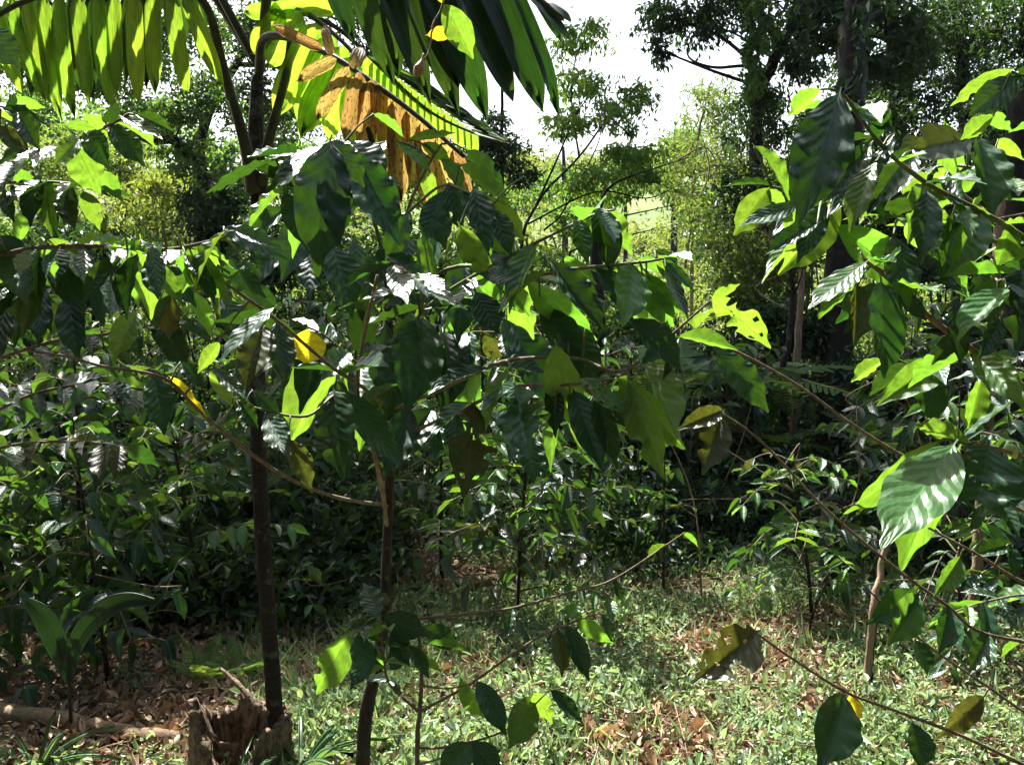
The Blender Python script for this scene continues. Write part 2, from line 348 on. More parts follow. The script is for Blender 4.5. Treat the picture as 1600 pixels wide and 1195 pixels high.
def ridge():
    xs = np.linspace(-2600, 2600, 140); rows = []
    for k, y in enumerate((2000, 2250, 2500, 2750, 3000, 3400)):
        top = 1.6 + 2600 * (.045 + .075 * sstep(-100, -700, xs) + .05 * sstep(500, 1500, xs)) + 14 * np.sin(xs * .011) + 9 * np.sin(xs * .031 + 1) + 5 * np.sin(xs * .083)
        h = top * (0, .35, .7, .95, 1, .3)[k] - 5 + (8 * np.sin(xs * .02 + k) if 0 < k < 4 else 0)
        rows.append(np.stack([xs, np.full_like(xs, y), h], 1))
    V = np.concatenate(rows); nx = 140; i = np.arange(5 * (nx - 1)); a = i // (nx - 1) * nx + i % (nx - 1)
    o = link('distant_ridge', mesh_np('distant_ridge', V, np.stack([a, a + 1, a + nx + 1, a + nx], 1), 'ridge')); o['kind'] = 'structure'
ridge()

# ------------------------------------------------------------------ foliage clouds
def cloud_leaves(cen, L, W, up=.6, droop=.4, fold=.18, fine=False):
    n = len(cen); d = NR.normal(0, 1, (n, 3)); d[:, 2] -= droop; d /= np.linalg.norm(d, axis=1)[:, None]
    nn = NR.normal(0, .55, (n, 3)); nn[:, 2] += up; nn -= d * (nn * d).sum(1)[:, None]; nn /= np.linalg.norm(nn, axis=1)[:, None] + 1e-9
    s_ = np.cross(nn, d); l = (L * NR.uniform(.55, 1.35, n))[:, None]; w = l * W; b = cen; t = cen + d * l - nn * l * NR.uniform(.0, .3, (n, 1)); r_ = NR.uniform(0, 1, n)
    if not fine:
        mid = cen + d * l * .48; V = np.stack([b, mid + s_ * w * .5 + nn * w * fold, t, mid - s_ * w * .5 + nn * w * fold], 1).reshape(-1, 3)
        k = np.arange(n)[:, None] * 4; return V, np.concatenate([k + [0, 2, 1], k + [0, 3, 2]], 1).reshape(-1, 3), np.repeat(r_, 2)
    m1 = cen + d * l * .28; m2 = cen + d * l * .7 - nn * l * .05
    V = np.stack([b, m1 + s_ * w * .46 + nn * w * fold, m2 + s_ * w * .4 + nn * w * fold, t, m2 - s_ * w * .4 + nn * w * fold, m1 - s_ * w * .46 + nn * w * fold], 1).reshape(-1, 3)
    k = np.arange(n)[:, None] * 6; return V, np.concatenate([k + [0, 3, 2, 1], k + [0, 5, 4, 3]], 1).reshape(-1, 4), np.repeat(r_, 2)
def blob_points(c, rad, n, clumps=14, spread=.36):
    c = np.asarray(c); rad = np.broadcast_to(np.asarray(rad, float), (3,)); u = NR.normal(0, 1, (clumps, 3)); u /= np.linalg.norm(u, axis=1)[:, None]
    cc = c + u * rad * (NR.uniform(.25, 1, clumps) ** .5)[:, None]
    k = NR.integers(0, clumps, n); sz = NR.uniform(.5, 1.2, clumps)
    p = cc[k] + NR.normal(0, spread, (n, 3)) * rad * sz[k][:, None] * np.array([1, 1, .65]); return p, cc
def foliage(name, root, blobs, L, W, mat, up=.6, droop=.4, spread=.34, clumps=14):
    """blobs: (centre, radii, count) in world space"""
    pts = []; centres = []
    for c, r_, n in blobs:
        p, cc = blob_points(c, r_, n, clumps, spread); pts.append(p); centres.append((np.asarray(c), cc))
    V, Fc, rn = cloud_leaves(np.concatenate(pts), L, W, up, droop)
    o = link(name, mesh_np(name, V - np.array(root.location), Fc, mat, rnd=rn, smooth=False), root); o['kind'] = 'stuff'
    return o, centres
def tree(name, label, trunk, r0, r1, blobs, L, W, mat, bark='tree_bark', cat='tree', group=None, up=.5, droop=.5, spread=.34, limbs=True, clumps=14, vines=(), twigs=4, sides=9):
    """trunk: (px, py, depth) list from foot to top; blobs: (px, py, depth, rx_px, ry_px, n)"""
    base = P(*trunk[0]); base = np.array([base[0], base[1], float(ground(base[0], base[1]))])
    root = thing(name, label, cat, base, group)
    pts = [base - [0, 0, .05]] + [P(*q) for q in trunk[1:]]
    _, path = add_tube('trunk', pts, r0, r1, bark, root, sides, 7, .07, wob=r0 * .08)
    wb = []
    for px, py, d, rx, ry, n in blobs: wb.append((P(px, py, d), (rx / F_PX * d, max(rx, ry) / F_PX * d, ry / F_PX * d), n))
    o, cen = foliage('crown', root, wb, L, W, mat, up, droop, spread, clumps)
    if limbs:
        for c, cc in cen:
            i = int(np.argmin(((path - c) ** 2).sum(1) + 3 * np.clip(path[:, 2] - c[2] + .3, 0, 9) ** 2)); a = path[i]
            mid = (a + c) / 2 + NR.normal(0, .06, 3) * np.linalg.norm(c - a) + [0, 0, .08 * np.linalg.norm(c - a)]
            f = max(.35, 1 - i / len(path)); rr = max(.012, min(r0 * .5, np.linalg.norm(c - a) * .02)) 
            lo, lp = add_tube('limb', [a, mid, c], rr, rr * .4, bark, root, 5, 5)
            for q in cc[:twigs]:
                add_tube('twig', [lp[-3], (lp[-2] + q) / 2 + NR.normal(0, .05, 3), q], rr * .4, rr * .12, bark, root, 4, 3, parent=lo)
    for v in vines: add_tube('limb', [P(*q) for q in v[0]], v[1], v[2], bark, root, 6, 6)
    return root
# ------------------------------------------------------------------ trees behind
tree('forked_tree', 'dark leaning tree with forked trunk and small leaves behind the pale palm leaflets', [(352, 676, 12), (352, 450, 12), (344, 355, 12), (317, 270, 12), (272, 222, 12), (222, 214, 12.2), (170, 150, 12.4), (120, 30, 12.5)], .13, .03,
     [(190, 120, 12, 70, 50, 2600), (290, 50, 13, 80, 60, 2800), (110, 60, 13, 80, 60, 2400), (325, 150, 12, 45, 50, 1500), (245, 175, 11.5, 55, 28, 1300), (30, 100, 12.5, 60, 60, 1800), (300, 250, 12, 40, 40, 900), (200, -90, 13, 160, 80, 4000), (-60, -60, 12, 150, 100, 3000), (220, -560, 11, 220, 70, 8000), (60, -420, 10, 160, 80, 6500), (190, -560, 9.3, 150, 50, 6000)], .085, .42, 'tree_mid')  # highest clumps, above the view, are added to shade the left ground
tree('shade_tree', 'tall tree with dark leafy crown behind the palm crown', [(312, 640, 15), (312, 400, 15), (318, 200, 15), (390, 60, 15.5), (450, -120, 16)], .12, .05,
     [(385, 60, 15, 60, 60, 2000), (470, 20, 16, 80, 60, 2200), (570, 50, 16, 80, 70, 2600), (650, 20, 16.5, 70, 70, 2400), (400, 170, 15, 50, 50, 1400), (480, 150, 16, 60, 60, 1800), (520, -160, 16, 200, 130, 6000), (340, -300, 16, 250, 130, 6000), (700, -250, 16, 200, 110, 5000), (560, 150, 17, 70, 60, 1600), (480, -330, 12.5, 230, 80, 6000), (760, -320, 13.2, 200, 80, 5500), (960, -340, 13.5, 200, 80, 5500), (770, -400, 10.6, 180, 55, 8500)], .10, .42, 'tree_dark')  # clumps high above the view are added to shade the undergrowth
tree('slender_tree', 'slender upright tree with a small dark crown in front of the white sky', [(786, 640, 13), (786, 450, 13), (785, 290, 13), (784, 200, 13), (786, 120, 13)], .045, .02,
     [(790, 240, 13, 40, 30, 1300), (760, 205, 13, 35, 28, 900), (815, 275, 13, 30, 22, 600), (745, 265, 13, 40, 28, 800), (700, 230, 14, 50, 40, 900)], .085, .36, 'tree_dark', droop=.2)
tree('airy_tree', 'airy small tree with thin slanting branches and light green leaves beside the sky gap', [(815, 640, 9), (812, 420, 9), (838, 320, 9), (905, 245, 9), (965, 165, 9.2), (1010, 125, 9.3)], .022, .005,
     [(905, 130, 9.5, 42, 28, 700), (962, 185, 9.2, 44, 24, 700), (880, 185, 9.1, 40, 24, 600), (985, 240, 9.2, 46, 22, 700), (930, 60, 10, 40, 26, 420), (880, 60, 10, 24, 30, 380), (1000, 265, 9.2, 40, 24, 520), (905, 275, 9, 42, 24, 560), (1000, 150, 9.3, 28, 18, 320), (950, 300, 9.4, 50, 24, 560)], .08, .32, 'airy', droop=1.0, spread=.42, clumps=10, limbs=False,
     vines=[([(905, 245, 9), (893, 160, 9.3), (900, 90, 9.7), (925, 50, 10)], .012, .003), ([(950, 180, 9.1), (985, 215, 9.2), (1000, 250, 9.2)], .008, .003), ([(893, 160, 9.3), (878, 100, 9.7), (884, 40, 10)], .007, .003), ([(930, 215, 9), (890, 190, 9.1), (860, 180, 9.1)], .007, .003),([(838, 320, 9), (870, 250, 9), (900, 180, 9), (930, 140, 9)], .014, .004), ([(825, 350, 9), (930, 300, 9), (1010, 310, 9.1), (1060, 290, 9.2)], .012, .004), ([(850, 360, 9), (880, 330, 9), (930, 235, 9), (940, 200, 9)], .012, .004)])
tree('vine_tree', 'crooked tree hung with leafy vines at the right edge of the sky gap', [(1190, 640, 12), (1183, 420, 12), (1180, 280, 12), (1186, 150, 12), (1215, 85, 12), (1240, 30, 12), (1268, -80, 12)], .11, .06,
     [(1030, 25, 12, 36, 28, 800), (1100, 35, 12, 50, 36, 1300), (1030, 78, 12, 18, 24, 300), (1250, 80, 12, 45, 45, 1200), (1285, 25, 12, 45, 45, 1200), (1180, 190, 12.2, 45, 60, 1300), (1230, 190, 12.4, 45, 50, 1200), (1150, 0, 12, 50, 26, 900), (1130, -90, 12, 130, 60, 2600)], .10, .36, 'tree_dark', droop=1.0,
     vines=[([(1186, 120, 12), (1165, 104, 12), (1120, 106, 12), (1088, 98, 12), (1074, 84, 12), (1080, 60, 12)], .03, .008), ([(1225, 70, 12), (1208, 40, 12), (1190, 15, 12), (1200, -30, 12)], .05, .03), ([(1232, 80, 12), (1250, 50, 12), (1280, 10, 12)], .04, .02)])
tree('climbing_vine', 'sunlit climbing vine with fresh leaves hanging beside the crooked trunk', [(1172, 640, 11.6), (1176, 400, 11.6), (1180, 200, 11.6), (1184, 60, 11.6), (1186, -40, 11.6)], .012, .006,
     [(1180, 20, 11.5, 15, 32, 420), (1180, 75, 11.5, 14, 32, 420), (1178, 125, 11.5, 13, 28, 300), (1205, 40, 11.6, 12, 30, 200)], .10, .45, 'tree_mid', cat='vine', limbs=False, droop=1.2, up=.2)
tree('tall_trunk_tree', 'massive dark straight tree trunk right of centre', [(1298, 760, 8.6), (1306, 560, 8.6), (1318, 330, 8.7), (1332, 120, 8.8), (1338, -150, 9), (1340, -500, 9.3)], .165, .12,
     [(1336, 20, 8.75, 12, 40, 70), (1332, 90, 8.7, 12, 40, 70), (1326, 160, 8.65, 12, 40, 70), (1318, 240, 8.6, 12, 40, 60), (1300, 20, 10, 55, 55, 1000), (1385, 60, 10, 60, 60, 1100), (1350, -330, 11, 260, 110, 7000), (1050, -470, 12, 260, 100, 6500), (800, -560, 12.5, 220, 90, 4500), (1600, -350, 11, 240, 110, 6000), (1250, -700, 11, 300, 100, 7000), (1450, -560, 13, 300, 110, 7000)], .14, .42, 'tree_dark', sides=14)  # wide upper clumps out of view, placed to shade the middle ground
for k, (nm, lb, tx, d, r0, bl) in enumerate([
    ('broadleaf_tree', 'dark leafy tree just right of the massive trunk', 1400, 15, .16, [(1400, 40, 15, 60, 70, 2600), (1440, 130, 15, 60, 60, 2400), (1390, 200, 14, 50, 50, 1900), (1350, 130, 15, 50, 60, 1600), (1470, 210, 15, 60, 50, 1800)]),
    ('broadleaf_tree', 'dark leafy tree filling the top right background with pinholes of sky', 1505, 16, .15, [(1500, 30, 16, 80, 60, 3000), (1540, 120, 16, 70, 60, 2800), (1480, 90, 16, 50, 50, 1800), (1560, 220, 16, 70, 60, 2300)]),
    ('broadleaf_tree', 'leafy tree cut by the right edge of the picture', 1612, 13, .14, [(1600, 30, 13, 60, 60, 2200), (1640, 130, 13, 80, 80, 2600), (1590, 190, 13, 50, 50, 1700), (1700, 0, 13, 90, 90, 2600)])]):
    tree(nm, lb, [(tx, 640, d), (tx - 6, 420, d), (tx + 4, 200, d), (tx - 8, 20, d), (tx, -120, d)], r0, r0 * .6, bl, .105, .42, 'tree_dark', group='broadleaf trees of the right background')
tree('bamboo_thicket', 'pale yellow green feathery thicket below the sky gap', [(1085, 470, 20), (1082, 330, 20), (1090, 220, 20), (1110, 130, 20)], .05, .02,
     [(1085, 190, 20, 40, 50, 900), (1125, 160, 20, 26, 45, 700), (1060, 260, 20, 45, 40, 800), (1110, 270, 19, 50, 60, 1300), (1100, 350, 18, 50, 50, 1000), (1140, 230, 19, 35, 60, 900)], .15, .2, 'tree_pale', bark='pale_bark', droop=.6,
     vines=[([(1070, 420, 18), (1085, 330, 18), (1108, 270, 18), (1098, 215, 18)], .03, .01), ([(1060, 250, 18), (1100, 230, 18), (1120, 260, 18), (1110, 300, 18)], .02, .01)])
for lb, tx, d, bl in [
   ('distant rounded tree at the far left below the palm leaflets', 60, 26, [(40, 190, 26, 60, 36, 1600), (110, 215, 26, 50, 30, 1300), (0, 150, 26, 60, 40, 1500)]),
   ('distant rounded tree left of the forked tree trunk', 190, 28, [(170, 200, 28, 50, 34, 1400), (215, 225, 28, 40, 24, 1000), (250, 190, 28, 30, 26, 800)]),
   ('distant dark tree seen just right of the forked trunk', 345, 25, [(345, 255, 25, 30, 36, 1100), (375, 285, 25, 30, 30, 900), (300, 230, 25, 26, 30, 700)]),
   ('distant dark tree behind the dead palm frond', 500, 24, [(470, 270, 24, 60, 50, 1900), (560, 260, 24, 60, 50, 1900), (640, 270, 24, 60, 50, 1900), (430, 200, 24, 40, 50, 1300)]),
   ('distant green tree behind the slender tree', 740, 26, [(720, 280, 26, 50, 34, 1400), (790, 300, 26, 50, 26, 900)]),
   ('distant green tree left of the sunlit slope under the sky gap', 880, 34, [(870, 290, 34, 50, 26, 1500), (920, 320, 34, 40, 20, 1100)]),
   ('distant green tree right of the sunlit slope under the sky gap', 1050, 30, [(1020, 270, 30, 44, 30, 1500), (1070, 240, 30, 40, 40, 1500), (1085, 320, 30, 44, 40, 1500)]),
   ('farthest small tree on the sunlit slope', 975, 48, [(970, 285, 48, 40, 20, 1100)])]:
    tree('distant_tree', lb, [(tx, 470, d), (tx + 3, 360, d), (tx, 230, d)], .16, .06, bl, .2, .42, 'tree_mid', group='distant trees on the valley edge')
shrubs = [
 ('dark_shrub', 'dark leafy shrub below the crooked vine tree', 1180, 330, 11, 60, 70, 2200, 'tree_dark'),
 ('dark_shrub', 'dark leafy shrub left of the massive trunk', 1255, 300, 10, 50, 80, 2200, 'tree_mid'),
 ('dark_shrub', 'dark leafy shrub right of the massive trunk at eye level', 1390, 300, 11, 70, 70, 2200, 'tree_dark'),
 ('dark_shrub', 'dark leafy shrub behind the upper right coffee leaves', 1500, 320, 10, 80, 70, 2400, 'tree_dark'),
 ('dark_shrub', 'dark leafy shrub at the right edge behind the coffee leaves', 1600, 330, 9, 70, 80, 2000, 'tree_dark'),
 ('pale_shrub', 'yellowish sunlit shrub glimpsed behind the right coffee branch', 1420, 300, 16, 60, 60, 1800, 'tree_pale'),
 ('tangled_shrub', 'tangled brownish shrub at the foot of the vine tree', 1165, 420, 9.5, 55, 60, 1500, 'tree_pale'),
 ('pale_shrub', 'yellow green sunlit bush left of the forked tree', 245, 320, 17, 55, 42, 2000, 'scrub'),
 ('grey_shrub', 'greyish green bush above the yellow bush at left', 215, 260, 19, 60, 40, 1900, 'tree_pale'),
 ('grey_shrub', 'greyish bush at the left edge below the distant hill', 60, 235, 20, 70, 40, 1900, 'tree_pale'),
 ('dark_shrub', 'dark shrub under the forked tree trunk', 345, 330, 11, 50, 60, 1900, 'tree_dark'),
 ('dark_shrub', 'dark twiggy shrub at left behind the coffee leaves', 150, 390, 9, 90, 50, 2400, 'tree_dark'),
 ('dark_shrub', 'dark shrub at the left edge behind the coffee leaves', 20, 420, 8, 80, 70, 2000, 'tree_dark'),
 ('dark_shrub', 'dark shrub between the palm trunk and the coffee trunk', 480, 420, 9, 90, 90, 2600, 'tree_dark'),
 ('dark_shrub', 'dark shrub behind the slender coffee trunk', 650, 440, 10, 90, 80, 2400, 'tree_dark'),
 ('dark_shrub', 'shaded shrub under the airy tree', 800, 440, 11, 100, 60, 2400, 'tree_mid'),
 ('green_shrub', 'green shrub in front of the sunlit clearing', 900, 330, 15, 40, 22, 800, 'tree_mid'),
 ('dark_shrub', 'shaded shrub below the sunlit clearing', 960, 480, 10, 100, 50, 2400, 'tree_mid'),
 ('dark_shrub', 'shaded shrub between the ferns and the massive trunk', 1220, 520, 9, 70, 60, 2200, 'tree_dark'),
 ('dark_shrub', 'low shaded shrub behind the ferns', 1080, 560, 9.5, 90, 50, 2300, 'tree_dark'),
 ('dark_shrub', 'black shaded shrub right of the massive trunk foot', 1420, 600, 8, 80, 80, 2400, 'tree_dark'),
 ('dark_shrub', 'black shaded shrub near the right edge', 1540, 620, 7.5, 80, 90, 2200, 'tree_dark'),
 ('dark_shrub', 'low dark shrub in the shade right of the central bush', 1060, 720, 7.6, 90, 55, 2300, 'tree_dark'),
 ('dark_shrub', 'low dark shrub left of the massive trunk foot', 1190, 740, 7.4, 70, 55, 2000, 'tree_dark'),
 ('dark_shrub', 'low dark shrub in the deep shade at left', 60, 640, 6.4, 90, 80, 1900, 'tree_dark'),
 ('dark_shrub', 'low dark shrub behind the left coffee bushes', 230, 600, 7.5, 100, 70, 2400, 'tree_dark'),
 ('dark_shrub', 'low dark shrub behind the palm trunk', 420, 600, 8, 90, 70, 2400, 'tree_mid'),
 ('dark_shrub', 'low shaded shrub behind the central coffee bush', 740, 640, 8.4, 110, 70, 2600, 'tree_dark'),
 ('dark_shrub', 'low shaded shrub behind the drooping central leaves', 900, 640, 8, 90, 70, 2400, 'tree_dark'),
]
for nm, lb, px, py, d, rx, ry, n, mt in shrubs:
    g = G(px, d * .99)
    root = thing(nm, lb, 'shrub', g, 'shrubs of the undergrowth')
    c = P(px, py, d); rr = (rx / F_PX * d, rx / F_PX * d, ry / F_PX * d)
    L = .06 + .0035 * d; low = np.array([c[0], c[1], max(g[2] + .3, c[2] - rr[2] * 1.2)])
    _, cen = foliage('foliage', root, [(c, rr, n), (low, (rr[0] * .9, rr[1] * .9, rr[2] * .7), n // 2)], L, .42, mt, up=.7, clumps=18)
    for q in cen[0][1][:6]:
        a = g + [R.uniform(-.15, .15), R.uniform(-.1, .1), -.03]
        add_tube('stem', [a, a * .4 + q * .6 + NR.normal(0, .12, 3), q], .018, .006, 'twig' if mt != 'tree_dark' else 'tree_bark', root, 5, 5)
# slender trunks in the undergrowth
for lb, pts, r0, r1, bk in [
  ('slim tan sunlit trunk left of the massive trunk', [(1238, 760, 8.2), (1240, 660, 8.2), (1246, 560, 8.2), (1252, 420, 8.3)], .045, .03, 'pale_bark'),
  ('slim dark curved trunk left of the tan trunk', [(1250, 760, 7.9), (1228, 680, 7.9), (1222, 590, 7.9), (1240, 480, 8), (1230, 380, 8)], .04, .02, 'tree_bark'),
  ('slim mottled trunk behind the right coffee branches', [(1540, 720, 5.6), (1548, 560, 5.6), (1556, 430, 5.6), (1562, 300, 5.7)], .035, .025, 'pale_bark'),
  ('thick black trunk at the right edge in deep shade', [(1578, 800, 7), (1580, 600, 7), (1585, 380, 7), (1590, 150, 7)], .11, .09, 'tree_bark'),
  ('short mottled trunk in the lower right shade', [(1518, 1010, 4.4), (1522, 930, 4.4), (1528, 850, 4.4), (1536, 700, 4.4)], .03, .022, 'pale_bark'),
  ('thin brown stub left of the big striped leaf', [(1303, 790, 6.0), (1304, 760, 6.0), (1306, 722, 6.0)], .012, .01, 'pale_bark'),
  ('dark trunk base in the middle shade', [(1290, 990, 5.0), (1292, 930, 5.0), (1294, 870, 5.05), (1296, 780, 5.2)], .055, .04, 'tree_bark'),
  ('dark slender trunk in the background left of the coffee trunk', [(478, 860, 6.4), (480, 760, 6.4), (484, 600, 6.4), (486, 430, 6.5)], .04, .03, 'tree_bark'),
  ('dark slender trunk behind the drooping central leaves', [(938, 700, 8), (935, 560, 8), (932, 420, 8), (936, 330, 8)], .07, .05, 'tree_bark')]:
    b = P(*pts[0]); b[2] = float(ground(b[0], b[1])); r_ = thing('thin_tree', lb, 'tree', b, 'slender trunks of the undergrowth')
    _, pth = add_tube('trunk', [b - [0, 0, .05]] + [P(*q) for q in pts[1:]], r0, r1, bk, r_, 8, 6, .10, wob=r0 * .15)
    if pts[-1][1] < 600:
        for _ in range(3):
            a = pth[R.randint(len(pth) // 2, len(pth) - 1)]; add_tube('limb', [a, a + [R.uniform(-.4, .4), R.uniform(-.2, .2), .25], a + [R.uniform(-.8, .8), R.uniform(-.3, .3), .45]], r1 * .4, .004, bk, r_, 5, 4)
# mossy forked post, right
b = P(1352, 1085, 3.75); b[2] = float(ground(b[0], b[1])); post = thing('mossy_sapling', 'mossy forked sapling post rising from the sunlit ground at right', 'trunk', b)
add_tube('trunk', [b - [0, 0, .04], P(1358, 1020, 3.75), P(1366, 950, 3.75), P(1378, 880, 3.8), P(1392, 800, 3.8)], .018, .012, 'pale_bark', post, 8, 6, .12, wob=.003)
add_tube('trunk', [b + [.025, .01, -.04], P(1362, 1010, 3.78), P(1372, 945, 3.76)], .012, .009, 'bark', post, 7, 5, .12, wob=.002)

# far scrub on the hillside beyond
sb = []
for _ in range(520):
    y = 24 + 165 * R.random() ** 1.5; x = R.uniform(-.62, .5) * y; z = float(ground(x, y)); s_ = R.uniform(.5, 1.5) * (1 + y / 120)
    sb.append((np.array([x, y, z + s_ * .5]), (s_, s_, s_ * .8), 300))
pts = np.concatenate([blob_points(c, r_, n, 10, .4)[0] for c, r_, n in sb]); V, Fc, rn = cloud_leaves(pts, 1.0, .5, .7, .1)
k = pts[:, 1]; V = V.reshape(-1, 4, 3); V = pts[:, None] + (V - pts[:, None]) * (.10 + .004 * k)[:, None, None]
o = link('hillside_scrub', mesh_np('hillside_scrub', V.reshape(-1, 3), Fc, 'scrub', rnd=rn, smooth=False)); o['kind'] = 'stuff'
o['label'] = 'yellow green scrub covering the sunlit hillside beyond the trees'; o['category'] = 'scrub'

# ------------------------------------------------------------------ mid-distance coffee bushes
def coffee_bush(label, px, y, h, nbr, blen, L, seed, light=.25, name='coffee_bush', spread=1.0, olive=.04, bare=.16, group='coffee bushes of the plantation'):
    global R
    keep = R; R = random.Random(seed)
    g = G(px, y); root = thing(name, label, 'coffee plant', g, group)
    lean = np.array([R.uniform(-.12, .12), R.uniform(-.1, .1), 0])
    tr = [g - [0, 0, .04], g + lean * .4 + [0, 0, h * .35], g + lean + [0, 0, h * .7], g + lean * 1.3 + [0, 0, h]]
    _, tp = add_tube('trunk', tr, .008 + .004 * h, .003, 'bark', root, 7, 5, .06)
    nl = 0; a0 = R.uniform(0, 6.28)
    for i in range(nbr):
        t = bare + (1 - bare) * (i + .5) / nbr; p = tp[min(len(tp) - 1, int(t * (len(tp) - 1)))] ; az = a0 + i * 2.4 + R.uniform(-.3, .3)
        bl = blen * (1.05 - .65 * t) * R.uniform(.75, 1.2); d = np.array([math.cos(az) * spread, math.sin(az) * spread, 0])
        b1 = p + d * bl * .5 + [0, 0, bl * .16]; b2 = p + d * bl + [0, 0, bl * R.uniform(-.25, .15)]
        bo, bp = add_tube('branch', [p, b1, b2], .005, .002, 'twig' if R.random() < .6 else 'twig_green', root, 5, 5)
        ms = BUSH_L if R.random() < light else BUSH  # bushes meant to look sunlit carry more of the pale leaves
        if R.random() < olive: ms = BUSH_O
        n = max(2, int(bl / .085)); auto_leaves(root, bp, min(n, 7), L * .8, L * 1.2, None, parent=bo, start=.18, meshes=ms, updown=.45)
    for _ in range(5 if nbr > 10 else 1):
        p = tp[R.randrange(2, len(tp) - 2)]; az = R.uniform(0, 6.28); bl = R.uniform(.25, .6); d = np.array([math.cos(az), math.sin(az), R.uniform(-.3, .8)])
        add_tube('dead_twig', [p, p + d * bl * .5 + NR.normal(0, .05, 3), p + d * bl + NR.normal(0, .08, 3)], .0035, .0012, 'pale_bark', root, 4, 4)
    auto_leaves(root, tp[-3:], 2, L * .6, L * .9, None, start=.4, meshes=BUSH_L)
    R = keep
bushes = [
 ('shaded coffee bush at the left edge below the bare twig', 30, 3.9, 1.25, 15, .55, .15, .10),
 ('coffee bush left of the stump with large drooping leaves', 170, 3.7, 1.15, 15, .55, .15, .15),
 ('sunlit glossy coffee bush just left of the palm trunk', 318, 4.3, 1.35, 18, .6, .14, .45),
 ('sunlit coffee bush second from the palm trunk on its left side', 215, 5.2, 1.5, 18, .65, .15, .4),
 ('dark coffee bush at the far left behind the edge bush', 60, 5.4, 1.7, 18, .7, .16, .12),
 ('distant coffee bush left of the forked tree foot', 330, 7.0, 1.9, 18, .75, .16, .35),
 ('distant coffee bush far left in the shade', 140, 7.4, 2.0, 18, .75, .16, .15),
 ('coffee bush right of the palm trunk with upright twigs', 500, 5.6, 1.6, 18, .65, .15, .35),
 ('distant coffee bush between the palm and the slender trunk', 560, 7.6, 1.9, 18, .75, .16, .3),
 ('sunlit coffee bush just right of the slender coffee trunk', 690, 5.0, 1.35, 18, .65, .14, .45),
 ('central coffee bush on a double stem in the sunlit clearing', 806, 4.35, 1.35, 27, .66, .15, .3),
 ('shaded coffee bush behind the central double stemmed one', 905, 5.4, 1.4, 18, .65, .15, .15),
 ('distant coffee bush behind the drooping striped leaves', 990, 7.0, 1.7, 16, .7, .16, .15),
 ('dark distant coffee bush in front of the ferns', 1120, 6.6, 1.25, 15, .6, .15, .10),
 ('sunlit coffee bush beside the mossy post at right', 1270, 4.5, .85, 18, .6, .13, .5),
 ('coffee bush behind the mossy post', 1410, 5.2, 1.4, 17, .65, .15, .2),
 ('shaded coffee bush below the big striped leaf', 1500, 4.0, 1.15, 15, .55, .15, .2),
 ('dark coffee bush at the right edge', 1600, 4.6, 1.5, 16, .6, .16, .15),
 ('big leaved coffee bush in the shade at the left edge above the palm seedling', -60, 3.6, 1.5, 16, .6, .19, .05),
 ('big leaved dark coffee bush between the left edge and the palm trunk', 130, 4.1, 1.55, 15, .55, .19, .05),
 ('dark coffee bush close behind the palm trunk', 400, 5.2, 1.45, 17, .6, .16, .15),
 ('shaded coffee bush behind the slender coffee trunk', 610, 6.2, 1.8, 18, .7, .17, .1),
 ('shaded coffee bush in the dark behind the central drooping leaves', 760, 6.6, 1.9, 18, .7, .17, .1),
 ('shaded coffee bush below the airy tree', 850, 7.6, 2.0, 18, .75, .17, .1),
 ('dark coffee bush left of the massive trunk foot', 1160, 7.0, 1.3, 16, .65, .16, .1),
 ('dark coffee bush right of the massive trunk foot', 1400, 6.4, 1.5, 17, .65, .16, .1),
 ('dark coffee bush in the right undergrowth below the thick branch', 1480, 5.0, 1.6, 17, .65, .17, .1),
]
for i, (lb, px, y, h, nb, bl, L, lt) in enumerate(bushes): coffee_bush(lb, px, y, h * 1.05, int(nb * 1.35), bl, L, 100 + i * 7, lt)
coffee_bush('spindly coffee sapling with tiered leaf whorls standing in the shade edge', 1036, 5.0, .85, 6, .26, .10, 901, .6, 'coffee_sapling', group=None, bare=.5)
coffee_bush('tiny coffee sapling on the leaf litter between palm and coffee trunk', 460, 4.2, .38, 5, .2, .10, 905, .9, 'coffee_sapling', group=None, bare=.4)
coffee_bush('small coffee seedling standing at the shade edge left of the mossy post', 1260, 4.25, .42, 5, .16, .08, 907, .6, 'coffee_sapling', group=None, bare=.5)

# ------------------------------------------------------------------ ferns, fan palm, palm seedling
def frond_mesh(seed, n=22, pin=.22):
    r = random.Random(seed); V = []; Fc = []
    def quad(a, b, c, d): k = len(V); V.extend([a, b, c, d]); Fc.append((k, k + 1, k + 2, k + 3))
    z = lambda u: .25 * u - .55 * u * u
    for i in range(n):
        u = i / n; u2 = (i + 1) / n; w = .008 * (1 - u) + .002; quad((u, -w, z(u)), (u2, -w, z(u2)), (u2, w, z(u2)), (u, w, z(u)))
        if i < 2: continue
        l = pin * math.sin(math.pi * (u * .88 + .1)) ** .8; h = .42 / n
        for s_ in (-1, 1):
            dz = -l * r.uniform(.1, .4); q = r.uniform(.0, .03)
            quad((u - h, s_ * w, z(u)), (u + h, s_ * w, z(u)), (u + h * .5 + l * .25 + q, s_ * l * .8, z(u) + dz * .7), (u - h * .2 + l * .2 + q, s_ * l * .85, z(u) + dz * .7))
    return mesh_np('frond', V, Fc, 'fern', np.array(V)[:, :2])
FRONDS = [frond_mesh(i) for i in range(3)]
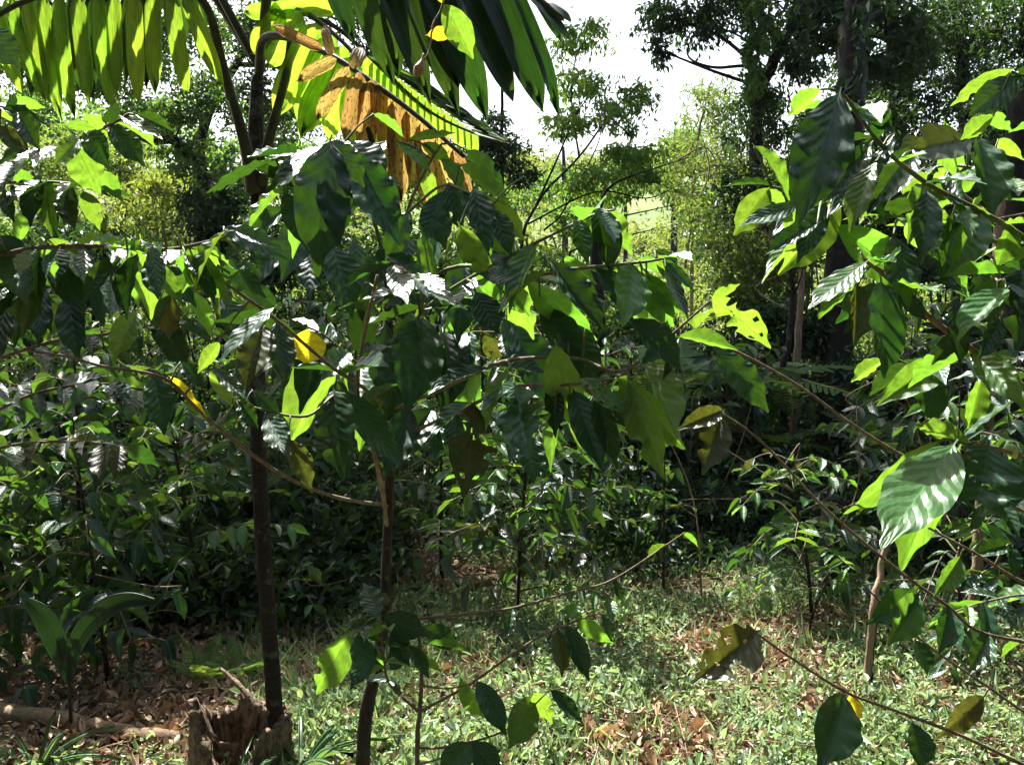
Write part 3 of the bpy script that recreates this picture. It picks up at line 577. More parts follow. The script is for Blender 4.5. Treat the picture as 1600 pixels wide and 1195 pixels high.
def fern(label, px, y, n, L, name='fern', lift=.8, group='ferns of the undergrowth', stem=0):
    g = G(px, y); root = thing(name, label, 'fern', g, group); c = g + [0, 0, stem]
    if stem: add_tube('trunk', [g - [0, 0, .05], g + [.02, 0, stem * .5], c], .04, .03, 'tree_bark', root, 8, 5, .1)
    for i in range(n):
        az = i / n * 6.28 + R.uniform(-.3, .3); o = link('frond', R.choice(FRONDS), root); l = L * R.uniform(.75, 1.15)
        place(o, c, [math.cos(az), math.sin(az), lift * R.uniform(.5, 1.3)], [0, 0, 1], l, l, root)
fern('small fern growing behind the rotten stump', 322, 3.55, 8, .24, lift=1.8)
fern('small fern to the right behind the stump splinters', 372, 3.6, 7, .22, lift=1.4)
fern('feathery tree fern in the shade right of the drooping central leaves', 1060, 7.2, 10, .95, lift=.5, stem=1.0)
fern('feathery tree fern left of the slim tan trunk', 1165, 7.6, 10, .95, lift=.5, stem=.9)
fern('feathery fern in the shade behind the central bush', 980, 7.8, 9, .9, lift=.6, stem=.6)
fern('pale fern near the foot of the massive trunk', 1205, 7.3, 8, .6, lift=.6, stem=.4)
fern('small fern in the shade behind the palm trunk', 395, 5.0, 8, .5, lift=.9, stem=.5)
fern('fern in the shade right of the massive trunk', 1370, 6.6, 9, .7, lift=.7, stem=.5)

def strip_leaf(name, mat, nu=14, nv=6, pleat=.012, droop=.2, wmax=.35, seed=0, jag=0.):
    r = random.Random(seed); us = np.linspace(0, 1, nu); vs = np.linspace(-1, 1, nv + 1); V = []; UV = []
    for u in us:
        w = min(1, (u / .14)) ** .6 * (1 - max(0, (u - .62) / .38) ** 2); w = max(w, .06 if u < .5 else 0.0)
        for j, v in enumerate(vs):
            x = u * (1 - (jag * (.5 + .5 * math.sin(9 * v + seed)) * u ** 4)); V.append((x, v * w * .5 + .02 * math.sin(4 * u + seed), pleat * (1 if j % 2 else -1) * min(1, w * 2) - droop * u * u + .1 * abs(v) * w * .3)); UV.append((u, v * .5 + .5))
    k = nv + 1; Fc = [(i * k + j, (i + 1) * k + j, (i + 1) * k + j + 1, i * k + j + 1) for i in range(nu - 1) for j in range(nv)]
    return mesh_np(name, V, Fc, mat, UV)
STRIP = {m: [strip_leaf('leaflet', m, droop=.03 + .07 * i, seed=i, jag=.15) for i in range(4)] for m in ('frond', 'frond_dark', 'dead', 'grassy')}
def leaflet(root, parent, bx, by, tx, ty, d, wpx, mat='frond', kind='G', dd=0.0, name='leaflet'):
    B = P(bx, by, d); T = P(tx, ty, d + dd); m = T - B; L = np.linalg.norm(m); o = link(name, R.choice(STRIP[mat]), parent)
    n0 = np.array(KIND[kind]) + [R.gauss(0, .18), R.gauss(0, .08), R.gauss(0, .08)]; place(o, B, m, n0, L, wpx / F_PX * d, root); return o

# fan palm at right behind the coffee branches
g = G(1455, 7.0); fp = thing('fan_palm', 'small fan palm with stiff pleated fans in the right background', 'palm', g)
for cx, cy, rad in ((1452, 430, 75), (1440, 590, 60), (1500, 520, 60)):
    pet, _ = add_tube('petiole', [g, (g + P(cx, cy + 20, 7.0)) / 2 + [.05, 0, .1], P(cx, cy, 7.0)], .014, .008, 'petiole', fp, 5, 5)
    for i in range(15):
        a = math.radians(-110 + i * 220 / 14 + 90 + 180); leaflet(fp, pet, cx, cy, cx + rad * math.sin(math.radians(-115 + 230 * i / 14)), cy - rad * math.cos(math.radians(-115 + 230 * i / 14)) * .9, 7.0, 11, 'frond_dark', 'd', dd=R.uniform(-.15, .15), name='fan_segment')

# bifid palm seedling at lower left
g = P(106, 1075, 3.35); g[2] = float(ground(g[0], g[1])); ps = thing('palm_seedling', 'dark young palm seedling with one broad two-lobed leaf at lower left', 'palm', g)
st, _ = add_tube('stem', [g - [0, 0, .03], P(108, 1060, 3.35), P(112, 1010, 3.35)], .008, .004, 'petiole', ps, 6, 5)
def lobe(path_px, wpx):
    pth = smooth_path([P(*q) for q in path_px], 7) - np.array(ps.location); n = len(pth); V = []; UV = []
    for i, p in enumerate(pth):
        u = i / (n - 1); w = wpx / F_PX * 3.35 * math.sin(math.pi * (u * .86 + .07)) ** .8
        t = pth[min(n - 1, i + 1)] - pth[max(0, i - 1)]; t /= np.linalg.norm(t); s_ = np.cross(t, [0.3, -1, .45]); s_ /= np.linalg.norm(s_); nn = np.cross(s_, t)
        for j in range(13):
            v = j / 6 - 1; V.append(p + s_ * v * w * .5 + nn * (.004 * (1 if j % 2 else -1) + .02 * abs(v))); UV.append((u, v * .5 + .5))
    link('leaf_lobe', mesh_np('leaf_lobe', V, [(i * 13 + j, (i + 1) * 13 + j, (i + 1) * 13 + j + 1, i * 13 + j + 1) for i in range(n - 1) for j in range(12)], 'seedling', UV), ps)
lobe([(108, 1062, 3.35), (92, 1010, 3.33), (70, 965, 3.3), (42, 936, 3.28)], 34)
lobe([(110, 1060, 3.35), (122, 1000, 3.33), (160, 955, 3.3), (200, 938, 3.28), (245, 940, 3.25)], 32)

# ------------------------------------------------------------------ the palm in the foreground
g = P(432, 1190, 3.05); g[2] = float(ground(g[0], g[1]))
palm = thing('areca_palm', 'slim dark palm with pale green fronds and one dead brown frond left of centre', 'palm', g)
add_tube('trunk', [g - [0, 0, .05], P(428, 1090, 3.05), P(420, 980, 3.05), P(411, 840, 3.05), P(403, 680, 3.05), P(402, 500, 3.05), P(405, 360, 3.05), P(402, 285, 3.05)], .028, .027, 'palm_bark', palm, 12, 8, .05)
add_tube('crownshaft', [P(402, 300, 3.05), P(400, 250, 3.05), P(400, 190, 3.05), P(402, 120, 3.04)], .036, .020, 'palm_bark', palm, 10, 6, .05)
add_tube('leaf_sheath', [P(396, 300, 3.0), P(384, 230, 2.98), P(362, 150, 2.95)], .026, .016, 'petiole', palm, 8, 6)
add_tube('leaf_sheath', [P(408, 290, 3.0), P(420, 220, 2.98), P(446, 120, 2.96), P(455, 40, 2.95)], .022, .009, 'petiole', palm, 8, 6)
f1, _ = add_tube('frond', [P(362, 155, 2.95), P(345, 90, 2.9), P(322, 10, 2.8), P(270, -22, 2.72), P(150, -22, 2.6), P(40, 2, 2.5), P(-60, 60, 2.4)], .018, .006, 'petiole', palm, 7, 6)
for a, b, c, d in [(-40, 25, -22, 120), (-5, 5, 15, 142), (18, -5, 48, 154), (42, -10, 76, 168), (66, -10, 86, 184), (92, -12, 100, 176), (120, -12, 140, 170), (153, -14, 160, 162), (178, -14, 181, 158), (208, -15, 215, 154), (240, -15, 238, 143), (264, -15, 291, 141), (290, -15, 338, 126)]:
    leaflet(palm, f1, a, b, c, d, 2.55 + .0006 * a, 26, 'frond', 'G', dd=-.05)
for a, b, c, d in [(8, 0, 33, 140), (34, -8, 62, 158), (140, -14, 146, 166), (166, -14, 172, 150), (226, -14, 232, 142), (56, -8, 70, 150), (110, -12, 120, 150), (196, -14, 198, 140), (305, -8, 330, 110)]:
    leaflet(palm, f1, a, b, c, d, 2.66 + .0006 * a, 18, 'frond_dark', 'D', dd=.06)
f2, _ = add_tube('frond', [P(404, 120, 3.03), P(415, 60, 3.02), P(428, 18, 3.0), P(470, 18, 2.95), P(515, 48, 2.9), P(560, 90, 2.85)], .016, .006, 'petiole', palm, 7, 6)
for a, b, c, d, w in [(470, 18, 408, 108, 46), (500, 35, 424, 186, 50), (522, 55, 452, 206, 46), (540, 72, 466, 216, 48), (556, 88, 497, 224, 46), (445, 18, 380, 86, 34), (440, 15, 375, 20, 26), (560, 90, 530, 226, 36), (420, 20, 520, -10, 24), (470, 18, 560, 5, 26)]:
    leaflet(palm, f2, a, b, c, d, 2.92, w, 'frond', 'G', dd=.05)
f3, _ = add_tube('frond', [P(405, 110, 3.0), P(412, 62, 2.9), P(450, 58, 2.8), P(495, 76, 2.72), P(545, 104, 2.66), P(640, 172, 2.6), P(725, 245, 2.55)], .017, .006, 'petiole', palm, 7, 6)
for a, b, c, d, w in [(505, 78, 418, 36, 18), (526, 92, 456, 126, 22), (545, 104, 490, 190, 24), (518, 88, 505, 34, 16), (552, 108, 566, 62, 22), (562, 112, 538, 228, 32), (580, 124, 568, 250, 34), (598, 138, 608, 285, 30), (618, 153, 630, 318, 36), (640, 168, 648, 300, 30), (662, 188, 672, 345, 34), (688, 208, 704, 330, 30), (710, 230, 735, 330, 24), (590, 130, 595, 215, 26)]:
    leaflet(palm, f3, a, b, c, d, 2.62, w, 'dead', 'G', dd=.04)
for a, b, c, d, w in [(572, 118, 548, 250, 26), (606, 144, 592, 270, 28), (632, 164, 640, 290, 26), (655, 182, 690, 300, 24), (700, 222, 716, 300, 20)]:
    leaflet(palm, f3, a, b, c, d, 2.7, w, 'frond', 'G', dd=.08)
f4, _ = add_tube('frond', [P(410, 80, 3.05), P(440, 20, 3.2), P(520, 40, 3.35), P(600, 110, 3.4), P(680, 180, 3.4), P(785, 226, 3.35)], .014, .004, 'petiole', palm, 6, 6)
for i in range(17):
    t = i / 16; bx, by = (575 + 165 * t, 88 + 118 * t); leaflet(palm, f4, bx, by, bx - 3 + 6 * t, by + 64 - 26 * t, 3.4, 17 - 4 * t, 'frond', 'G')
    leaflet(palm, f4, bx, by, bx + 105 - 40 * t, by + 48 - 30 * t, 3.36, 14, 'frond_dark' if i % 3 else 'frond', 't', dd=-.1)
f5, _ = add_tube('frond', [P(408, 90, 3.05), P(430, -60, 2.8), P(520, -120, 2.5), P(660, -95, 2.3), P(800, -30, 2.2), P(880, 30, 2.15)], .018, .006, 'petiole', palm, 7, 6)
for a, b, c, d, w in [(480, -110, 560, 60, 36), (520, -115, 625, 110, 46), (560, -110, 690, 152, 50), (600, -105, 738, 152, 56), (640, -98, 778, 162, 62), (690, -85, 815, 168, 66), (740, -62, 866, 164, 64), (790, -35, 899, 160, 34), (815, -20, 897, 64, 30), (830, -12, 882, 52, 22), (850, 5, 895, 20, 20), (590, -105, 640, 100, 46), (660, -92, 720, 120, 60), (720, -75, 800, 120, 60)]:
    leaflet(palm, f5, a, b, c, d, 2.3, w, 'frond_dark', 'D', dd=-.06)
# further fronds up and back over the crown, mostly out of view, added for shade
for az, el, L in ((2.8, .9, 1.1), (3.7, 1.0, 1.0)):
    a = P(403, 100, 3.05); d0 = np.array([math.cos(az) * math.cos(el), math.sin(az) * math.cos(el), math.sin(el)]); d1 = np.array([math.cos(az), math.sin(az), -.2])
    fo, fp_ = add_tube('frond', [a, a + d0 * L * .5, a + d0 * L * .8 + d1 * L * .25, a + d0 * L * .85 + d1 * L * .7], .015, .005, 'petiole', palm, 6, 6)
    for i in range(12):
        t = .3 + .7 * i / 12; q = fp_[int(t * (len(fp_) - 1))]
        for s_ in (-1, 1):
            sd = np.cross(d1, [0, 0, 1.]) * s_; o = link('leaflet', R.choice(STRIP['frond_dark']), fo); place(o, q, sd + d1 * .6 + np.array([0, 0, -.5]), [0, 0, 1], .42, .055, palm)

# vine with yellow leaf and dry pod hanging in front of the dark frond
vb = P(690, -60, 1.9); vine = thing('hanging_vine', 'thin hanging vine with a bright yellow leaf and a dry brown pod', 'vine', vb)
add_tube('stem', [vb, P(692, 5, 1.9), P(676, 40, 1.9), P(672, 75, 1.9), P(660, 100, 1.9)], .003, .0016, 'twig', vine, 5, 5)
hero_leaf(vine, 668, 55, 712, 50, 1.9, 'G', .48, 'yellow'); hero_leaf(vine, 694, 8, 740, 92, 1.88, 'G', .46, 'light'); hero_leaf(vine, 692, 6, 682, -30, 1.9, 'G', .45, 'yellow')
pp = [P(662, 84, 1.9), P(660, 95, 1.9), P(655, 108, 1.9), P(650, 122, 1.9)]
link('pod', tube_mesh('pod', smooth_path(pp, 4) - np.array(vine.location), np.interp(np.linspace(0, 1, 13), [0, .3, .65, .9, 1], [.002, .004, .013, .008, .001]), 'pod', 8), vine)
# unseen trees added around and behind the camera to block sky light
for lb, x, y, h in [('tall leafy tree added behind the viewpoint on the left to block sky light', -4.5, -4, 7), ('tall leafy tree added behind the viewpoint on the right to block sky light', 4.5, -3.5, 7), ('tall leafy tree added straight behind the viewpoint to block sky light', .5, -4.2, 7.5), ('tall leafy tree added left of the viewpoint to block sky light', -6.5, 2.0, 7), ('tall leafy tree added right of the viewpoint to block sky light', 6.2, 2.2, 7)]:
    b = np.array([x, y, float(ground(x, y))]); t_ = thing('sky_block_tree', lb, 'tree', b, 'unseen trees added around the viewpoint to block sky light')
    _, tp = add_tube('trunk', [b - [0, 0, .1], b + [.1, 0, h * .4], b + [-.1, .1, h]], .16, .05, 'tree_bark', t_, 9, 7, .06)
    bl = []
    for i in range(24):
        c = b + [R.uniform(-2.8, 2.8), R.uniform(-2.6, 3.0), h * R.uniform(.2, 1.0)]
        if c[1] > .2 and c[2] < 3.6 and abs(c[0]) < 4: c[2] = R.uniform(4.0, 6.5)
        if abs(x) > 5: c[0] = math.copysign(max(abs(c[0]), 4.6 + max(0, c[1]) * .35), x)
        else: c[1] = min(c[1], .4)
        bl.append((c, (1.4, 1.2, .9), 620))
    _, cen = foliage('crown', t_, bl, .24, .5, 'tree_dark', clumps=12, spread=.42)
    for c, cc in cen:
        a = tp[int(np.argmin(((tp - c) ** 2).sum(1)))]; add_tube('limb', [a, (a + c) / 2 + [0, 0, .2], c], .035, .01, 'tree_bark', t_, 5, 4)
# dense low undergrowth in the shade behind the bushes
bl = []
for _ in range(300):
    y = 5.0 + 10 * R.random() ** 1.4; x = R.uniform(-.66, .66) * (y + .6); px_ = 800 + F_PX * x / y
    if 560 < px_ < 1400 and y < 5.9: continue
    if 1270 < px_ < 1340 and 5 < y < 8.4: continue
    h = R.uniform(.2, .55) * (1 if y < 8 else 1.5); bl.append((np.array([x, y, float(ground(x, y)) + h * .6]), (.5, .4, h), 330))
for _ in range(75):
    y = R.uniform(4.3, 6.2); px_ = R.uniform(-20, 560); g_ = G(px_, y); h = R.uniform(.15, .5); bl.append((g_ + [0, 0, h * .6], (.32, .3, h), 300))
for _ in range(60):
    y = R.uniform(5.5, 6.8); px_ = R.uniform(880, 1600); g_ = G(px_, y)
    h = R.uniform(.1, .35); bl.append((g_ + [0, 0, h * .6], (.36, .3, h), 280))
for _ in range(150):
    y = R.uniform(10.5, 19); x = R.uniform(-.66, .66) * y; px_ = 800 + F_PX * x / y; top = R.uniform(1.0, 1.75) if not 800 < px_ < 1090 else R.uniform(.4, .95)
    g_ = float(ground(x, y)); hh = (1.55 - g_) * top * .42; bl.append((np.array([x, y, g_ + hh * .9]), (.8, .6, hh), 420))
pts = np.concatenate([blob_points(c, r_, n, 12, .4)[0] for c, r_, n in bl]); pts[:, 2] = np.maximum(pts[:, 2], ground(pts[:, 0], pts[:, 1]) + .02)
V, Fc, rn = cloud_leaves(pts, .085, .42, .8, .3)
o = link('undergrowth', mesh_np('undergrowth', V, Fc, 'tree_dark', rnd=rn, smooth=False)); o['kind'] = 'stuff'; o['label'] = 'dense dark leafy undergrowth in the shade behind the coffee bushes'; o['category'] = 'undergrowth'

ORD = 'first second third fourth fifth sixth seventh eighth ninth tenth eleventh twelfth thirteenth fourteenth fifteenth sixteenth seventeenth eighteenth nineteenth twentieth'.split()
for i, px_ in enumerate(sorted(R.uniform(20, 1580) for _ in range(20))):
    y = R.uniform(4.6, 8.5); g = G(px_, y); h = R.uniform(.7, 1.6); s_ = thing('bare_stem', 'thin bare pale stem of the undergrowth, %s of its kind from the left' % ORD[i], 'stem', g, 'bare stems of the undergrowth')
    t0 = g + [R.uniform(-.5, .5), R.uniform(-.2, .2), h]; _, sp_ = add_tube('stem', [g - [0, 0, .02], (g + t0) / 2 + [R.uniform(-.15, .15), 0, .05], t0], .006, .002, 'pale_bark', s_, 5, 6, .1)
    for _ in range(4):
        a = sp_[R.randrange(4, len(sp_))]; add_tube('twig', [a, a + [R.uniform(-.15, .15), R.uniform(-.1, .1), .08], a + [R.uniform(-.35, .35), R.uniform(-.2, .2), R.uniform(.05, .25)]], .0025, .001, 'pale_bark', s_, 4, 4)
# ------------------------------------------------------------------ foreground coffee trees: branches (px, py, depth) and leaves
def drape(n, x0, x1, y0, y1, cx, seed, lo=95, hi=165, inside=None, kinds='ddddGGGgglltt'):
    r = random.Random(seed); out = []
    while len(out) < n:
        x, y = r.uniform(x0, x1), r.uniform(y0, y1)
        if inside and not inside(x, y): continue
        s_ = (x - cx) / (x1 - x0) * 1.6 + r.gauss(0, .28); l = r.uniform(lo, hi); a = max(-1.15, min(1.15, s_))
        out.append((x, y, x + math.sin(a) * l, y + math.cos(a) * l * r.uniform(.7, 1), r.choice(kinds), r.uniform(.32, .44), 'dark' if r.random() < .3 else None, r.choice(('p', 'pf', 'pb', 'pb'))))
    return out
def coffee_tree(name, label, base, trunk, branches, leaves, fill, seed):
    """branches: list of (points, r0, r1, bark); leaves: (bx, by, tx, ty, kind, width ratio, material, flags)"""
    global R
    R = random.Random(seed)
    root = thing(name, label, 'coffee plant', base); px = []; obs = []; paths = []
    for pts, r0, r1, mt in trunk: add_tube('trunk', [P(*q) if isinstance(q, tuple) else q for q in pts], r0, r1, mt, root, 9, 7, .06)
    for pts, r0, r1, mt in branches:
        o, pa = add_tube('branch', [P(*q) for q in pts], r0, r1, mt, root, 7, 6); obs.append(o); paths.append(pa); px.append(dense(pts, 8))
    for lf in leaves:
        bx, by, tx, ty, kd = lf[:5]; wr = lf[5] if len(lf) > 5 else .42; mt = lf[6] if len(lf) > 6 else None; fl = lf[7] if len(lf) > 7 else ''
        best = None
        for o, pts in zip(obs, px):
            e = (pts[:, 0] - bx) ** 2 + (pts[:, 1] - by) ** 2; i = int(np.argmin(e))
            if best is None or e[i] < best[0]: best = (e[i], pts[i], o)
        d = best[1][2] + (R.uniform(-.03, .03) if best[0] > 100 else 0)
        if 'b' in fl: d += .12
        if 'f' in fl: d -= .12 * fl.count('f')
        if best[0] > 14 ** 2: add_tube('twig', [P(*best[1]), P(best[1][0] * .5 + bx * .5, best[1][1] * .5 + by * .5 - 5, (best[1][2] + d) / 2), P(bx, by, d)], .0028, .0016, 'twig_green', root, 5, 3, parent=best[2])
        hero_leaf(root, bx, by, tx, ty, d, kd, wr, mt, 'e' in fl, parent=best[2], flags=fl)
    for bi, n, L0, L1, mats in fill: auto_leaves(root, paths[bi], n, L0, L1, mats, parent=obs[bi])
    return root
# --- left coffee tree, its trunk just outside the picture
gl = np.array([-1.75, 2.1, float(ground(-1.75, 2.1))])
LB = [
 ([(-320, 330, 2.0), (-120, 300, 1.9), (0, 262, 1.8), (60, 240, 1.75), (130, 214, 1.7), (190, 186, 1.68)], .007, .003, 'twig'),
 ([(-320, 480, 2.0), (-100, 430, 1.85), (40, 390, 1.75), (160, 385, 1.7), (260, 390, 1.68), (350, 372, 1.65)], .007, .003, 'twig'),
 ([(-320, 640, 2.05), (-150, 560, 2.0), (-20, 470, 1.95), (60, 400, 1.9), (120, 385, 1.9)], .006, .003, 'twig_green'),
 ([(-320, 380, 2.0), (-100, 300, 1.9), (20, 285, 1.85), (90, 285, 1.82), (130, 290, 1.8)], .005, .002, 'twig_green'),
 ([(-320, 250, 1.95), (-140, 190, 1.8), (-40, 165, 1.75), (40, 165, 1.72)], .005, .002, 'twig_green')]
LB += [([(-320, 700, 2.3), (-100, 600, 2.3), (60, 540, 2.3), (180, 520, 2.3), (280, 500, 2.3)], .006, .003, 'twig'),
 ([(-320, 760, 2.4), (-100, 690, 2.4), (40, 620, 2.4), (150, 600, 2.4), (230, 610, 2.4)], .006, .003, 'twig'),
 ([(-320, 820, 2.5), (-120, 760, 2.5), (0, 700, 2.5), (120, 690, 2.5), (200, 700, 2.5)], .006, .003, 'twig'),
 ([(-320, 560, 2.2), (-120, 480, 2.2), (40, 450, 2.2), (200, 440, 2.2), (330, 455, 2.2)], .006, .003, 'twig')]
LL = [(-22, 40, 30, 104, 'd', .55), (12, 158, 72, 166, 'g', .34), (0, 168, 68, 192, 'd', .36), (28, 176, 62, 234, 'd', .48), (0, 196, 42, 242, 'D', .5, 'olive'), (150, 201, 96, 190, 'g', .36), (136, 202, 168, 260, 'd', .55), (170, 192, 226, 256, 't', .42), (190, 183, 254, 214, 'w', .34, 'light'), (212, 180, 272, 204, 'd', .3), (118, 226, 156, 304, 'G', .6), (150, 268, 192, 312, 'g', .4),
 (18, 262, 60, 298, 'g', .4), (82, 282, 104, 312, 'g', .5), (52, 268, 46, 352, 'd', .42), (72, 280, 76, 362, 'D', .42, 'light'), (94, 306, 118, 360, 'D', .5, 'olive'), (130, 300, 156, 358, 'g', .45), (6, 300, 22, 348, 't', .4), (36, 330, 28, 378, 'g', .45), (110, 290, 100, 350, 'd', .45), (60, 300, 90, 368, 'd', .42),
 (0, 368, 44, 394, 't', .4), (68, 376, 142, 400, 'g', .3), (168, 386, 242, 400, 'l', .36, 'light'), (214, 376, 262, 412, 'w', .4), (254, 352, 312, 388, 't', .36), (352, 364, 284, 446, 'l', .42, 'light', 'k'), (368, 362, 432, 386, 't', .36),
 (2, 378, 42, 474, 'd', .42), (36, 396, 40, 462, 'w', .4), (60, 384, 86, 434, 'g', .45), (78, 402, 132, 484, 't', .42), (90, 398, 138, 448, 'g', .38), (192, 402, 126, 474, 't', .4), (216, 398, 194, 498, 'l', .5, 'dark', 'k'), (236, 400, 246, 466, 'w', .5), (320, 380, 288, 448, 'g', .4), (264, 418, 306, 478, 't', .38), (214, 488, 176, 560, 'D', .5, 'light'), (262, 455, 262, 532, 'G', .5, 'olive'), (334, 430, 362, 476, 't', .4), (380, 408, 408, 428, 't', .4), (40, 470, 20, 540, 'd', .42), (100, 470, 130, 540, 'd', .4), (60, 455, 80, 520, 't', .36), (150, 440, 160, 510, 'd', .42), (0, 430, 30, 500, 'g', .4), (290, 400, 330, 440, 'd', .4), (240, 440, 300, 470, 'd', .35), (310, 385, 345, 430, 'g', .38)]
LL += drape(26, -10, 380, 350, 480, 150, 6, 80, 130)
coffee_tree('coffee_tree', 'coffee tree reaching in from the left edge with glossy ribbed leaves', gl, [([np.array([*gl[:2], gl[2] - .05]), np.array([-1.75, 2.1, .6]), np.array([-1.72, 2.1, 1.4]), np.array([-1.7, 2.1, 2.1])], .025, .012, 'bark')],
            LB, LL, [(0, 9, .10, .17, ['dark', 'dark', 'light']), (1, 11, .10, .16, ['dark', 'dark', 'light']), (2, 8, .11, .17, ['dark', 'dark', 'light']), (3, 8, .10, .16, ['dark']), (4, 6, .10, .17, ['dark', 'dark', 'light']), (5, 10, .13, .2, ['dark']), (6, 9, .13, .2, ['dark', 'dark', 'dark', 'light']), (7, 9, .13, .2, ['dark', 'dark', 'olive']), (8, 9, .13, .19, ['dark'])], 21)
# --- central coffee tree
gc = P(563, 1215, 2.85); gc[2] = float(ground(gc[0], gc[1]))
CB = [
 ([(608, 640, 2.75), (560, 600, 2.4), (520, 575, 2.2), (432, 500, 1.95), (370, 455, 1.8), (335, 430, 1.75)], .006, .0025, 'twig'),
 ([(606, 790, 2.8), (520, 775, 2.5), (430, 735, 2.25), (320, 650, 2.05), (258, 592, 1.95), (160, 572, 1.9), (100, 556, 1.87), (40, 548, 1.85)], .006, .002, 'twig'),
 ([(604, 820, 2.8), (598, 770, 2.6), (580, 690, 2.4), (558, 610, 2.3), (572, 510, 2.25), (590, 430, 2.2)], .007, .004, 'pale_bark'),  # paler bark puts the sunlight on this stem into its colour
 ([(610, 640, 2.75), (680, 612, 2.4), (745, 582, 2.15), (800, 562, 2.0), (900, 560, 1.9), (970, 580, 1.8), (1040, 530, 1.78), (1112, 468, 1.76)], .006, .0022, 'twig'),
 ([(608, 560, 2.72), (650, 500, 2.4), (690, 462, 2.15), (760, 420, 1.98), (860, 368, 1.85), (930, 335, 1.8), (960, 328, 1.78)], .006, .0022, 'twig_green'),
 ([(610, 690, 2.75), (700, 650, 2.3), (800, 606, 2.0), (880, 602, 1.85), (960, 592, 1.78)], .006, .0022, 'twig'),
 ([(606, 480, 2.7), (620, 400, 2.4), (640, 320, 2.2), (668, 260, 2.1), (690, 225, 2.05)], .006, .003, 'twig_green'),
 ([(604, 420, 2.68), (580, 330, 2.3), (550, 260, 2.0), (528, 222, 1.9), (480, 238, 1.9), (400, 255, 1.95)], .006, .0025, 'twig_green'),
 ([(606, 500, 2.7), (700, 420, 2.3), (820, 430, 1.95), (900, 420, 1.8), (1000, 410, 1.72), (1060, 400, 1.7)], .006, .0022, 'twig_green'),
 ([(606, 600, 2.74), (640, 530, 2.4), (660, 470, 2.15), (640, 430, 2.05), (605, 405, 2.0)], .005, .0025, 'twig'),
 ([(606, 660, 2.75), (570, 640, 2.4), (530, 615, 2.1), (480, 650, 2.0), (410, 640, 1.98), (372, 626, 1.98)], .005, .0022, 'twig_green'),
 ([(640, 330, 2.2), (690, 290, 2.05), (730, 300, 1.95), (770, 320, 1.9)], .004, .002, 'twig_green')]
CB += [([(606, 620, 2.75), (560, 570, 2.7), (500, 520, 2.65), (440, 500, 2.6)], .005, .0025, 'twig'),
 ([(606, 560, 2.72), (660, 540, 2.7), (730, 520, 2.65), (800, 520, 2.6)], .005, .0025, 'twig'),
 ([(606, 680, 2.75), (660, 650, 2.7), (740, 650, 2.6), (820, 660, 2.5)], .005, .0025, 'twig'),
 ([(604, 440, 2.7), (560, 400, 2.6), (510, 390, 2.5), (460, 400, 2.45)], .005, .0025, 'twig')]
